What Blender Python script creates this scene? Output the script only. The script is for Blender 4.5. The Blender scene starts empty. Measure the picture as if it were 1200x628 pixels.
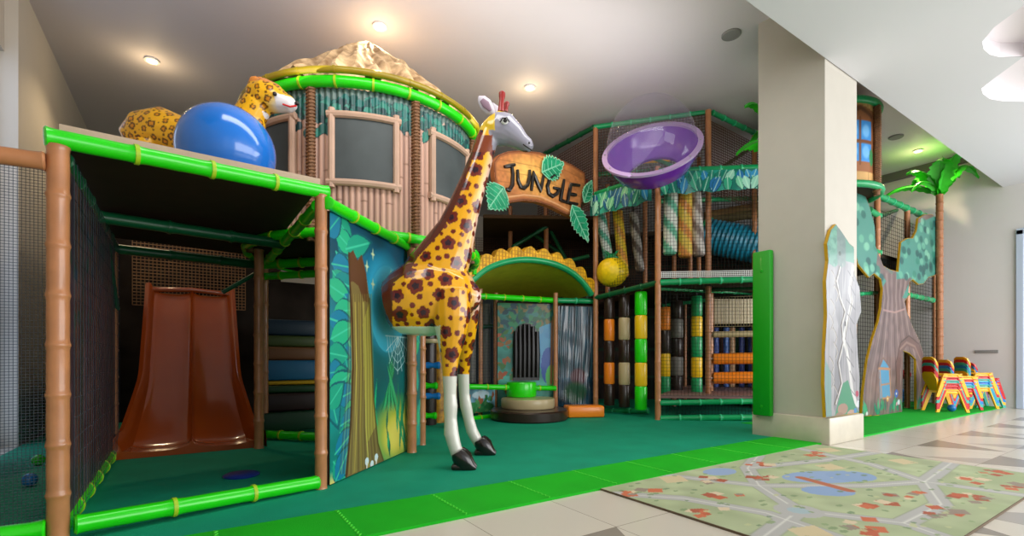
import bpy, math, random
import numpy as np
from mathutils import Vector, Matrix
random.seed(7); rng = np.random.RandomState(11)
C = bpy.context.scene.collection
PI = math.pi
# ------------------------------------------------------------------ survey of the place (metres)
F, EYE, HY, CX = 565., .9, 420., 600.
YAW = math.atan2(375, 565)
FW = Vector((math.sin(YAW), math.cos(YAW), 0)); RT = Vector((math.cos(YAW), -math.sin(YAW), 0))
def W(px, d, z=0.):                       # bearing + distance ahead -> place
    v = FW*d + RT*((px-CX)/F*d); return Vector((v.x, v.y, z))
def at(px, py, d):
    return W(px, d, EYE + (HY-py)/F*d)
def fl(px, py, z=0.):
    return W(px, (z-EYE)*F/(HY-py), z)
class Plane:                              # a vertical plane through two ground points: u along, v up
    def __init__(s, p, q):
        s.p = Vector((p[0], p[1], 0)); s.e = Vector((q[0]-p[0], q[1]-p[1], 0)); s.L = s.e.length; s.e.normalize()
        s.n = Vector((s.e.y, -s.e.x, 0))              # towards the viewer's side
    def uv(s, px, py):
        r = FW + RT*((px-CX)/F); w = (HY-py)/F
        t = s.p.dot(s.n)/r.dot(s.n); h = r*t
        return ((h-s.p).dot(s.e), EYE + w*t)
    def pt(s, u, v, off=0.):
        r = s.p + s.e*u + s.n*off; return Vector((r.x, r.y, v))
    def px(s, px, py, off=0.):
        return s.pt(*s.uv(px, py), off)
# ------------------------------------------------------------------ object helpers
def lin(c):
    if isinstance(c, str):
        c = c.lstrip('#'); c = [int(c[i:i+2], 16)/255 for i in (0, 2, 4)]
    return tuple((x/12.92 if x <= .04045 else ((x+.055)/1.055)**2.4) for x in c[:3])
def tag(o, label=None, cat=None, group=None, kind=None):
    if label: o['label'] = label
    if cat: o['category'] = cat
    if group: o['group'] = group
    if kind: o['kind'] = kind
    return o
def thing(name, label, cat, loc=(0, 0, 0), group=None, rz=0):
    o = bpy.data.objects.new(name, None); C.objects.link(o); o.empty_display_size = .1
    o.location = loc; o.rotation_euler = (0, 0, rz)
    return tag(o, label, cat, group)
def wloc(p):
    v = Vector((0, 0, 0))
    while p is not None: v += p.location; p = p.parent
    return v
def link(name, me, mats, parent=None, local=False, smooth=True, auto=None):
    for m in (mats if isinstance(mats, (list, tuple)) else [mats]): me.materials.append(m)
    o = bpy.data.objects.new(name, me); C.objects.link(o)
    if not local:
        if parent is not None:
            if parent.type == 'EMPTY' or parent.parent is not None or True:
                off = wloc(parent)
        else:
            n = len(me.vertices); a = np.empty(n*3, np.float32); me.vertices.foreach_get('co', a); a = a.reshape(-1, 3)
            mn, mx = a.min(0), a.max(0); off = Vector(((mn[0]+mx[0])/2, (mn[1]+mx[1])/2, mn[2])); o.location = off
            off = Vector(off)
        me.transform(Matrix.Translation(-off))
    if parent is not None: o.parent = parent
    if smooth:
        me.polygons.foreach_set('use_smooth', [True]*len(me.polygons))
        if auto is not None:
            try: me.set_sharp_from_angle(angle=auto)
            except Exception: pass
    me.update()
    return o
def perp(t):
    a = Vector((0, 0, 1)) if abs(t.z) < .9 else Vector((1, 0, 0))
    s = t.cross(a).normalized(); return s, s.cross(t).normalized()
class MB:
    def __init__(s): s.v = []; s.f = []; s.m = []
    def add(s, vs, fs, mi=0):
        b = len(s.v); s.v += [tuple(x) for x in vs]; s.f += [tuple(b+i for i in f) for f in fs]; s.m += [mi]*len(fs)
    def box(s, c, size, rz=0, mi=0, M=None, bev=0):
        hx, hy, hz = size[0]/2, size[1]/2, size[2]/2
        R = M if M is not None else Matrix.Rotation(rz, 3, 'Z'); c = Vector(c)
        b = min(bev, hx*.9, hy*.9, hz*.9)
        if b <= 0:
            vs = [c + R @ Vector((x*hx, y*hy, z*hz)) for x in (-1, 1) for y in (-1, 1) for z in (-1, 1)]
            s.add(vs, [(0, 1, 3, 2), (4, 6, 7, 5), (0, 4, 5, 1), (2, 3, 7, 6), (0, 2, 6, 4), (1, 5, 7, 3)], mi); return
        rings = []
        for z, e in ((-hz, b), (-hz+b*.35, b*.35), (-hz+b, 0), (hz-b, 0), (hz-b*.35, b*.35), (hz, b)):
            ring = []
            for sx, sy, a0 in ((1, 1, 0), (-1, 1, 90), (-1, -1, 180), (1, -1, 270)):
                for k in range(4):
                    a = math.radians(a0+k*30); ring.append(c + R @ Vector((sx*(hx-b)+(b-e)*math.cos(a), sy*(hy-b)+(b-e)*math.sin(a), z)))
            rings.append(ring)
        s.rings(rings, mi)
    def rings(s, rings, mi=0, caps=True, closed=False):
        n = len(rings[0]); vs = [p for r in rings for p in r]; fs = []
        K = len(rings)
        for k in range(K if closed else K-1):
            a, b = k*n, ((k+1) % K)*n
            fs += [(a+i, a+(i+1) % n, b+(i+1) % n, b+i) for i in range(n)]
        if caps and not closed: fs += [tuple(range(n-1, -1, -1)), tuple((K-1)*n+i for i in range(n))]
        s.add(vs, fs, mi)
    def tube(s, pts, r, n=10, mi=0, caps=True, closed=False):
        pts = [Vector(p) for p in pts]; K = len(pts); rings = []; prev = None
        for i, p in enumerate(pts):
            if closed: t = (pts[(i+1) % K]-pts[i-1]).normalized()
            else: t = (pts[min(i+1, K-1)]-pts[max(i-1, 0)]).normalized()
            if prev is None: a, b = perp(t)
            else:
                a = prev - t*prev.dot(t); a = a.normalized() if a.length > 1e-6 else perp(t)[0]; b = a.cross(t).normalized()
            prev = a
            rr = r[i] if isinstance(r, (list, tuple)) else r
            rings.append([p + a*(rr*math.cos(2*PI*k/n)) - b*(rr*math.sin(2*PI*k/n)) for k in range(n)])
        s.rings(rings, mi, caps, closed)
    def lathe(s, prof, c=(0, 0, 0), n=24, mi=0, axis=None, caps=True):
        c = Vector(c); ax = Vector(axis).normalized() if axis is not None else Vector((0, 0, 1))
        a, b = perp(ax) if axis is not None else (Vector((1, 0, 0)), Vector((0, 1, 0)))
        if a.cross(b).dot(ax) < 0: b = -b
        s.rings([[c + ax*z + a*(r*math.cos(2*PI*k/n)) + b*(r*math.sin(2*PI*k/n)) for k in range(n)] for r, z in prof], mi, caps)
    def ball(s, c, r, n=20, mi=0, sc=(1, 1, 1), M=None):
        c = Vector(c); rings = []; K = max(6, n//2)
        for i in range(K+1):
            th = PI*(i+.001)/(K+.002) if 0 < i < K else (0.02 if i == 0 else PI-.02)
            ring = []
            for k in range(n):
                v = Vector((math.sin(th)*math.cos(2*PI*k/n)*r*sc[0], math.sin(th)*math.sin(2*PI*k/n)*r*sc[1], -math.cos(th)*r*sc[2]))
                ring.append(c + (M @ v if M is not None else v))
            rings.append(ring)
        s.rings(rings, mi)
    def limb(s, path, side, n=16, mi=0):          # path of (point, half width in plane, half width along side)
        side = Vector(side).normalized(); P = [Vector(p[0]) for p in path]; rings = []
        for i, (p, a, b) in enumerate(path):
            t = (P[min(i+1, len(P)-1)]-P[max(i-1, 0)]).normalized(); u = side.cross(t).normalized()
            rings.append([P[i] + u*(a*math.cos(2*PI*k/n)) + side*(b*math.sin(2*PI*k/n)) for k in range(n)])
        s.rings(rings, mi)
    def prism(s, pts, pl, off0, off1, mi=0, mi_front=None):      # outline [(u,v)] on a Plane, extruded
        n = len(pts); A = [pl.pt(u, v, off1) for u, v in pts]; B = [pl.pt(u, v, off0) for u, v in pts]
        s.add(A+B, [(i, (i+1) % n, n+(i+1) % n, n+i) for i in range(n)], mi)
        s.add(A, [tuple(range(n))], mi if mi_front is None else mi_front); s.add(B, [tuple(range(n-1, -1, -1))], mi)
    def bamboo(s, p0, p1, r, seg=.3, n=14, tie=1, bulge=.12):
        p0, p1 = Vector(p0), Vector(p1); L = (p1-p0).length; t = (p1-p0)/L; k = max(1, round(L/seg)); sl = L/k
        st = []
        for i in range(k):
            for f_, rr in ((0.02, 1+bulge*.9), (.05, 1+bulge*.2), (.12, 1-bulge*.25), (.5, 1-bulge*.05), (.88, 1-bulge*.25), (.95, 1+bulge*.2), (.98, 1+bulge*.9)):
                st.append(((i+f_)*sl, r*rr))
        s.tube([p0]+[p0+t*a for a, _ in st]+[p1], [r*.9]+[b for _, b in st]+[r*.9], n)
        if tie:
            for i in range(1, k):
                c = p0+t*(i*sl); s.tube([c-t*.012, c-t*.010, c+t*.010, c+t*.012], [r*.9, r*(1.06+bulge), r*(1.06+bulge), r*.9], n, mi=1)
    def net(s, q, cell, r=.002):                    # q: four corners p00 p10 p11 p01
        a, b, c, d = [Vector(x) for x in q]
        nu = max(1, round(((b-a).length+(c-d).length)/2/cell)); nv = max(1, round(((d-a).length+(c-b).length)/2/cell))
        nn = (b-a).cross(d-a).normalized()*r
        def bar(p, q_):
            t = (q_-p).normalized(); w = nn.cross(t).normalized()*r
            s.add([p+w, p-w*.5+nn, p-w*.5-nn, q_+w, q_-w*.5+nn, q_-w*.5-nn], [(0, 1, 4, 3), (1, 2, 5, 4), (2, 0, 3, 5)])
        for i in range(nu+1):
            f_ = i/nu; bar(a.lerp(b, f_), d.lerp(c, f_))
        for j in range(nv+1):
            f_ = j/nv; bar(a.lerp(d, f_), b.lerp(c, f_))
    def build(s, name, mats, parent=None, local=False, smooth=True, auto=math.radians(40)):
        me = bpy.data.meshes.new(name); me.from_pydata(s.v, [], s.f)
        me.polygons.foreach_set('material_index', s.m)
        return link(name, me, mats, parent, local, smooth, auto)
# ------------------------------------------------------------------ painted surfaces (colour laid on the mesh itself)
class Canvas:
    def __init__(s, u0, u1, v0, v1, res, base='#808080'):
        s.nu = int(round((u1-u0)/res))+1; s.nv = int(round((v1-v0)/res))+1
        s.U, s.V = np.meshgrid(np.linspace(u0, u1, s.nu), np.linspace(v0, v1, s.nv)); s.res = res
        s.c = np.zeros((s.nv, s.nu, 3)); s.c[:] = s.rgb(base); s.mask = np.ones((s.nv, s.nu), bool)
    def rgb(s, c):
        if isinstance(c, str): c = c.lstrip('#'); c = [int(c[i:i+2], 16)/255 for i in (0, 2, 4)]
        return np.array(c[:3])
    def inside(s, pts):
        x, y = s.U, s.V; ins = np.zeros(x.shape, bool); n = len(pts)
        for i in range(n):
            x0, y0 = pts[i]; x1, y1 = pts[(i+1) % n]
            if y0 == y1: continue
            c = ((y0 > y) != (y1 > y)) & (x < (x1-x0)*(y-y0)/(y1-y0)+x0); ins ^= c
        return ins
    def mix(s, m, col, a=1.):
        m = np.asarray(m, float)*a; s.c = s.c*(1-m[..., None]) + s.rgb(col)*m[..., None]
    def poly(s, pts, col, a=1.): s.mix(s.inside(pts), col, a)
    def ell(s, cu, cv, ru, rv, col, a=1., rot=0, soft=0):
        x, y = s.U-cu, s.V-cv; c_, s_ = math.cos(rot), math.sin(rot)
        d = ((x*c_+y*s_)/ru)**2+((-x*s_+y*c_)/rv)**2
        s.mix(np.clip((1-d)/max(soft, 1e-3), 0, 1) if soft else d < 1, col, a)
    def dist(s, pts):
        D = np.full(s.U.shape, 1e9)
        for (x0, y0), (x1, y1) in zip(pts[:-1], pts[1:]):
            dx, dy = x1-x0, y1-y0; L = dx*dx+dy*dy+1e-12
            t = np.clip(((s.U-x0)*dx+(s.V-y0)*dy)/L, 0, 1); D = np.minimum(D, np.hypot(s.U-x0-t*dx, s.V-y0-t*dy))
        return D
    def stroke(s, pts, w, col, a=1.):
        s.mix(np.clip((w-s.dist(pts))/s.res+.5, 0, 1), col, a)
    def leaf(s, u, v, L, ang, wd, col, edge=None, rib=None):
        t = np.linspace(0, 1, 9); w = np.sin(PI*t**.8)*wd; c_, s_ = math.cos(ang), math.sin(ang)
        P = [(u+c_*L*a-s_*b, v+s_*L*a+c_*b) for a, b in zip(t, w)]+[(u+c_*L*a+s_*b, v+s_*L*a-c_*b) for a, b in zip(t[::-1], w[::-1])]
        if edge: s.poly([(u+(x-u)*1.12, v+(y-v)*1.12) for x, y in P], edge)
        s.poly(P, col)
        if rib: s.stroke([(u, v), (u+c_*L*.9, v+s_*L*.9)], max(s.res*.5, L*.02), rib)
    def noise(s, amp, scale, seed=0, col=None):
        r = np.random.RandomState(seed); nv, nu = max(2, int((s.V[-1, 0]-s.V[0, 0])/scale)+2), max(2, int((s.U[0, -1]-s.U[0, 0])/scale)+2)
        g = r.rand(nv, nu); yi = np.linspace(0, nv-1.001, s.nv); xi = np.linspace(0, nu-1.001, s.nu)
        y0, x0 = yi.astype(int), xi.astype(int); fy, fx = (yi-y0)[:, None], (xi-x0)[None, :]
        fy, fx = fy*fy*(3-2*fy), fx*fx*(3-2*fx)
        G = g[y0][:, x0]*(1-fy)*(1-fx)+g[y0+1][:, x0]*fy*(1-fx)+g[y0][:, x0+1]*(1-fy)*fx+g[y0+1][:, x0+1]*fy*fx
        if col is None: s.c = np.clip(s.c*(1+amp*(G[..., None]-.5)*2), 0, 1)
        else: s.mix(np.clip((G-.5)*4, 0, 1), col, amp)
        return G
    def grad(s, c0, c1, vertical=True, a=1.):
        t = (s.V-s.V.min())/np.ptp(s.V) if vertical else (s.U-s.U.min())/np.ptp(s.U)
        s.c = s.c*(1-a)+a*(s.rgb(c0)*(1-t[..., None])+s.rgb(c1)*t[..., None])
    def build(s, name, fn, mat, parent=None, wrap=False, local=False):
        U, V = s.U.ravel(), s.V.ravel()
        co = fn(U, V)
        idx = np.arange(s.nu*s.nv).reshape(s.nv, s.nu)
        q = np.stack([idx[:-1, :-1], idx[:-1, 1:], idx[1:, 1:], idx[1:, :-1]], -1)
        k = s.mask[:-1, :-1] & s.mask[:-1, 1:] & s.mask[1:, 1:] & s.mask[1:, :-1]
        q = q[k]
        used = np.unique(q); rm = np.full(s.nu*s.nv, -1); rm[used] = np.arange(len(used)); q = rm[q]
        me = bpy.data.meshes.new(name)
        me.vertices.add(len(used)); me.vertices.foreach_set('co', np.asarray(co)[used].astype(np.float32).ravel())
        me.loops.add(len(q)*4); me.loops.foreach_set('vertex_index', q.astype(np.int32).ravel())
        me.polygons.add(len(q)); me.polygons.foreach_set('loop_start', np.arange(0, len(q)*4, 4, dtype=np.int32))
        me.update(calc_edges=True); me.validate()
        paint(me, s.c.reshape(-1, 3)[used])
        return link(name, me, mat, parent, local)
def paint(me, rgb):
    c = np.clip(rgb, 0, 1); l = np.where(c <= .04045, c/12.92, ((c+.055)/1.055)**2.4)
    a = me.color_attributes.new('Col', 'FLOAT_COLOR', 'POINT')
    a.data.foreach_set('color', np.c_[l, np.ones(len(l))].astype(np.float32).ravel())
def onplane(pl, off=0.):
    o = np.array(pl.p + pl.n*off); e = np.array(pl.e)
    def fn(U, V):
        r = o[None]+e[None]*U[:, None]; r[:, 2] = V; return r
    return fn
# ------------------------------------------------------------------ materials
def mat(name, col, rough=.5, spec=.5, var=.0, vs=6., bump=.0, bs=40., metal=0., trans=0., alpha=1., emit=None, es=0., coat=0., ior=1.45, attr=False, col2=None):
    m = bpy.data.materials.new(name); m.use_nodes = True; nt = m.node_tree; b = nt.nodes['Principled BSDF']
    b.inputs['Roughness'].default_value = rough; b.inputs['Specular IOR Level'].default_value = spec
    b.inputs['Metallic'].default_value = metal; b.inputs['Transmission Weight'].default_value = trans; b.inputs['IOR'].default_value = ior
    b.inputs['Coat Weight'].default_value = coat; b.inputs['Coat Roughness'].default_value = .08
    tc = nt.nodes.new('ShaderNodeTexCoord')
    if attr:
        n = nt.nodes.new('ShaderNodeVertexColor'); n.layer_name = 'Col'; nt.links.new(n.outputs[0], b.inputs['Base Color'])
    else:
        c = lin(col); b.inputs['Base Color'].default_value = (*c, 1)
        if var or col2:
            no = nt.nodes.new('ShaderNodeTexNoise'); no.inputs['Scale'].default_value = vs; no.inputs['Detail'].default_value = 4
            nt.links.new(tc.outputs['Object'], no.inputs['Vector'])
            r = nt.nodes.new('ShaderNodeValToRGB'); r.color_ramp.elements[0].position = .3; r.color_ramp.elements[1].position = .7
            c2 = lin(col2) if col2 else tuple(min(1, x*(1+var)) for x in c); c1 = c if col2 else tuple(x*(1-var) for x in c)
            r.color_ramp.elements[0].color = (*c1, 1); r.color_ramp.elements[1].color = (*c2, 1)
            nt.links.new(no.outputs[0], r.inputs[0]); nt.links.new(r.outputs[0], b.inputs['Base Color'])
    if bump:
        no = nt.nodes.new('ShaderNodeTexNoise'); no.inputs['Scale'].default_value = bs
        bp = nt.nodes.new('ShaderNodeBump'); bp.inputs['Strength'].default_value = bump; bp.inputs['Distance'].default_value = .02
        nt.links.new(tc.outputs['Object'], no.inputs['Vector']); nt.links.new(no.outputs[0], bp.inputs['Height']); nt.links.new(bp.outputs[0], b.inputs['Normal'])
    if emit: b.inputs['Emission Color'].default_value = (*lin(emit), 1); b.inputs['Emission Strength'].default_value = es
    return m
M = {}
M['paint'] = mat('painted_print', '#ffffff', .42, .4, attr=True, coat=.15)
M['paintmat'] = mat('painted_foam', '#ffffff', .7, .3, attr=True)
M['green'] = mat('lime_vinyl', '#22d80c', .28, .5, var=.05, coat=.3)
M['green_tie'] = mat('yellow_green_tie', '#a5c81e', .5)
M['teal'] = mat('green_vinyl', '#129a5c', .3, .5, var=.12, coat=.3)
M['teal_tie'] = mat('teal_tie', '#3fc890', .5)
M['dkgreen'] = mat('dark_green_vinyl', '#0c5a34', .35, .5, var=.1)
M['post'] = mat('brown_bamboo_vinyl', '#b5794f', .3, .5, var=.12, vs=10, coat=.3)
M['post_tie'] = mat('brown_tie', '#8a5a38', .5)
M['rope'] = mat('rope_post', '#7e5636', .6, var=.25, vs=30, bump=.4, bs=80)
M['net'] = mat('black_net', '#1d2422', .8, .2)
M['netl'] = mat('fine_grey_net', '#3c444c', .8, .2)
M['netb'] = mat('brown_net', '#5c4034', .8, .2)
M['slab'] = mat('tan_roof_board', '#b59a86', .6, var=.06)
M['slabd'] = mat('dark_board', '#3a2c20', .8, .2, var=.1)
M['dark'] = mat('black_foam', '#151314', .45, .4, var=.2)
M['slide'] = mat('orange_slide_plastic', '#a04412', .22, .5, var=.06, vs=2, coat=.6)
M['wall'] = mat('beige_wall', '#cfc6b8', .8, .2, var=.02, vs=1.5)
M['wallw'] = mat('white_wall', '#d6d3d2', .7, .3, var=.015, vs=1.5)
M['ceil'] = mat('ceiling_paint', '#dad3d6', .6, .3, var=.02, vs=1)
M['ceilw'] = mat('white_ceiling_paint', '#dcdde2', .7, .3)
M['plinth'] = mat('stone_plinth', '#c6bfae', .35, .5, var=.05, vs=8)
M['blue'] = mat('blue_ball_vinyl', '#1670d0', .16, .5, coat=.6)
M['orange'] = mat('orange_vinyl', '#f0861e', .3, .5, coat=.2)
M['yellow'] = mat('yellow_vinyl', '#f2c416', .3, .5, coat=.2)
M['brownv'] = mat('dark_brown_vinyl', '#2c1c16', .3, .5, coat=.2)
M['tan'] = mat('tan_vinyl', '#b5a37c', .35, .5, coat=.2)
M['grey'] = mat('grey_vinyl', '#7d7a74', .4)
M['purple'] = mat('purple_plastic', '#7a35b5', .2, .5, coat=.5)
M['white'] = mat('white_plastic', '#eeeeee', .4)
M['black'] = mat('black_paint', '#15100e', .4, coat=.3)
M['hoof'] = mat('hoof', '#17100f', .25, coat=.4)
M['red'] = mat('red_plastic', '#c81a1e', .3, coat=.2)
M['tealp'] = mat('teal_plastic', '#3fae9c', .3, coat=.2)
M['yelp'] = mat('yellow_plastic', '#f5b40c', .3, coat=.2)
M['bluep'] = mat('blue_plastic', '#1f7fd0', .3, coat=.2)
M['trunk'] = mat('palm_trunk', '#a8714e', .5, var=.15, vs=20, bump=.3)
M['frond'] = mat('palm_frond', '#2fc41e', .35, var=.2, vs=5, coat=.2)
M['leafm'] = mat('green_leaf', '#1f9a6c', .35, var=.3, vs=7, coat=.2)
M['leafl'] = mat('pale_leaf_edge', '#8fd8b4', .4)
M['thatch'] = mat('thatch', '#8a6840', .6, vs=9, col2='#e2c296', bump=.35, bs=16, coat=.0)
M['rim'] = mat('olive_rim', '#9a8410', .35, var=.15, coat=.2)
M['pane'] = mat('window_mesh', '#42494a', .5, var=.15, vs=4)
M['mauve'] = mat('mauve_deck', '#8a6a66', .5)
M['steel'] = mat('steel', '#b0b4b8', .3, metal=.9)
M['doorw'] = mat('door_blue_white', '#aebfd6', .5)
M['glassw'] = mat('bright_glazing', '#dfe8f5', .2, emit='#b8cdf0', es=1.6)
M['lamp'] = mat('lamp_glow', '#ffffff', .5, emit='#ffcf7a', es=40)
M['cove'] = mat('recess_white', '#efe9ee', .7, emit='#f4f0f8', es=.02)
M['spk'] = mat('speaker_grille', '#8b8a88', .7)
M['backd'] = mat('dark_backing', '#2a2420', .9, .1, var=.5, vs=2.5)
M['tealcloth'] = mat('blue_tunnel_cloth', '#1688a8', .4, var=.2, coat=.2)
def dome_mat():
    m = bpy.data.materials.new('clear_dome'); m.use_nodes = True; nt = m.node_tree; nt.nodes.clear()
    o = nt.nodes.new('ShaderNodeOutputMaterial'); mx = nt.nodes.new('ShaderNodeMixShader'); t = nt.nodes.new('ShaderNodeBsdfTransparent'); g = nt.nodes.new('ShaderNodeBsdfGlossy')
    lw = nt.nodes.new('ShaderNodeLayerWeight'); lw.inputs[0].default_value = .12; g.inputs['Roughness'].default_value = .03; g.inputs[0].default_value = (.8, .8, .85, 1)
    t.inputs[0].default_value = (.93, .92, .95, 1); r = nt.nodes.new('ShaderNodeMapRange'); r.inputs[3].default_value = .05; r.inputs[4].default_value = .9
    pw_ = nt.nodes.new('ShaderNodeMath'); pw_.operation = 'POWER'; pw_.inputs[1].default_value = 2.; nt.links.new(lw.outputs['Facing'], pw_.inputs[0]); nt.links.new(pw_.outputs[0], r.inputs[0]); nt.links.new(r.outputs[0], mx.inputs[0]); nt.links.new(t.outputs[0], mx.inputs[1]); df = nt.nodes.new('ShaderNodeBsdfDiffuse'); df.inputs[0].default_value = (.8, .76, .85, 1); m2 = nt.nodes.new('ShaderNodeMixShader'); m2.inputs[0].default_value = .5; nt.links.new(g.outputs[0], m2.inputs[1]); nt.links.new(df.outputs[0], m2.inputs[2]); nt.links.new(m2.outputs[0], mx.inputs[2]); nt.links.new(mx.outputs[0], o.inputs[0])  # pale diffuse mixed in at grazing angles imitates bright edge reflections
    return m
M['dome'] = dome_mat()
def node_math(nt, op, a, b=None, c=None):
    n = nt.nodes.new('ShaderNodeMath'); n.operation = op
    for i, x in enumerate((a, b, c)):
        if x is None: continue
        if isinstance(x, (int, float)): n.inputs[i].default_value = x
        else: nt.links.new(x, n.inputs[i])
    return n.outputs[0]
def mixc(nt, f, a, b):
    n = nt.nodes.new('ShaderNodeMix'); n.data_type = 'RGBA'; nt.links.new(f, n.inputs[0])
    for i, x in ((6, a), (7, b)):
        if isinstance(x, tuple): n.inputs[i].default_value = (*x, 1)
        else: nt.links.new(x, n.inputs[i])
    return n.outputs[2]
def spots_mat(name, scale, dark, mid, big=.36, core=.16, small=True, rough=.22, ring=False, rand=.55, petal=.16):
    m = mat(name, '#ffffff', rough, .5, attr=True, coat=.5); nt = m.node_tree; b = nt.nodes['Principled BSDF']
    base = [n for n in nt.nodes if n.type == 'VERTEX_COLOR'][0]; tc = [n for n in nt.nodes if n.type == 'TEX_COORD'][0]
    v = nt.nodes.new('ShaderNodeTexVoronoi'); v.inputs['Scale'].default_value = scale; v.inputs['Randomness'].default_value = rand
    no = nt.nodes.new('ShaderNodeTexNoise'); no.inputs['Scale'].default_value = scale*4; nt.links.new(tc.outputs['Object'], no.inputs['Vector'])
    nt.links.new(tc.outputs['Object'], v.inputs['Vector'])
    D = node_math(nt, 'ADD', v.outputs['Distance'], node_math(nt, 'MULTIPLY', node_math(nt, 'SUBTRACT', no.outputs[0], .5), petal*2))
    col = base.outputs[0]
    spotmask = base.outputs[1]
    f1 = node_math(nt, 'MULTIPLY', node_math(nt, 'LESS_THAN', D, big), spotmask)
    col = mixc(nt, f1, col, lin(mid))
    if ring:
        f2 = node_math(nt, 'MULTIPLY', node_math(nt, 'LESS_THAN', D, core), spotmask); col = mixc(nt, f2, col, lin('#d9920a'))
    else:
        f2 = node_math(nt, 'MULTIPLY', node_math(nt, 'LESS_THAN', D, core), spotmask); col = mixc(nt, f2, col, lin(dark))
    if small:
        v2 = nt.nodes.new('ShaderNodeTexVoronoi'); v2.inputs['Scale'].default_value = scale*1.9; nt.links.new(tc.outputs['Object'], v2.inputs['Vector'])
        f3 = node_math(nt, 'LESS_THAN', v2.outputs['Distance'], .2); far = node_math(nt, 'GREATER_THAN', D, big+.13)
        f3 = node_math(nt, 'MULTIPLY', node_math(nt, 'MULTIPLY', f3, far), spotmask); col = mixc(nt, f3, col, lin(mid))
    nt.links.new(col, b.inputs['Base Color']); return m
M['giraffe'] = mat('giraffe_coat', '#ffffff', .2, .5, attr=True, coat=.5)
M['leopard'] = mat('leopard_coat', '#ffffff', .3, .5, attr=True, coat=.3)
def organic(name, mb, vox, mats, parent=None, smooth=4, colfn=None, spots=None):
    me = bpy.data.meshes.new(name+'_raw'); me.from_pydata(mb.v, [], mb.f); o = bpy.data.objects.new('raw', me); C.objects.link(o)
    r = o.modifiers.new('r', 'REMESH'); r.mode = 'VOXEL'; r.voxel_size = vox
    s = o.modifiers.new('s', 'SMOOTH'); s.iterations = smooth; s.factor = .5
    dg = bpy.context.evaluated_depsgraph_get(); me2 = bpy.data.meshes.new_from_object(o.evaluated_get(dg)); me2.name = name
    bpy.data.objects.remove(o); bpy.data.meshes.remove(me)
    n = len(me2.vertices); a = np.empty(n*3, np.float32); me2.vertices.foreach_get('co', a); a = a.reshape(-1, 3)
    if colfn is not None:
        rgb, sp = colfn(a)
        if spots is not None:
            nr = np.empty(n*3, np.float32); me2.vertices.foreach_get('normal', nr); rgb = spots(a, nr.reshape(-1, 3), rgb, sp)
        l = np.where(rgb <= .04045, rgb/12.92, ((rgb+.055)/1.055)**2.4)
        at_ = me2.color_attributes.new('Col', 'FLOAT_COLOR', 'POINT'); at_.data.foreach_set('color', np.c_[l, sp].astype(np.float32).ravel())
    me2.materials.clear()
    return link(name, me2, mats, parent)
def scatter(a, nr, ok, rad, rs):
    idx = np.where(ok)[0]; rs.shuffle(idx); keep = []; P = []
    for i in idx:
        p = a[i]
        if P and np.min(np.sum((np.array(P)-p)**2, 1)) < rad*rad: continue
        P.append(p); keep.append(i)
        if len(P) > 400: break
    return keep
def flower_spots(big, gap, small, core, ringc, corec, filln=True, lobes=5, hollow=None):
    def fn(a, nr, rgb, sp):
        rs = np.random.RandomState(4); rgb = rgb.copy(); sub = rs.choice(len(a), min(len(a), 6000), replace=False); m = np.zeros(len(a), bool); m[sub] = True
        K = scatter(a, nr, m & (sp > .5), gap, rs); near = np.full(len(a), 9.)
        for i in K:
            d = a-a[i]; dd = np.sqrt((d**2).sum(1)); q = (dd < big*2) & (nr@nr[i] > .1) & (sp > .5); near = np.minimum(near, dd)
            n_ = nr[i]; t = np.cross(n_, [.3, .2, .9]); t /= np.linalg.norm(t); b = np.cross(n_, t)
            ang = np.arctan2(d@t, d@b); R = big*rs.uniform(.8, 1.15)*(.80+.26*np.abs(np.cos(lobes/2*ang+rs.uniform(0, 6))))
            rgb[q & (dd < R)] = hx(ringc); rgb[q & (dd < R*core)] = hx(corec)
        if small:
            K2 = scatter(a, nr, m & (sp > .5) & (near > big+small*1.3), small*3.3, rs)
            for i in K2:
                dd = np.sqrt(((a-a[i])**2).sum(1)); rgb[(dd < small*rs.uniform(.7, 1.2)) & (sp > .5) & (nr@nr[i] > .1)] = hx(ringc)
        return rgb
    return fn
hx = lambda c: np.array([int(c.lstrip('#')[i:i+2], 16)/255 for i in (0, 2, 4)])
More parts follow.
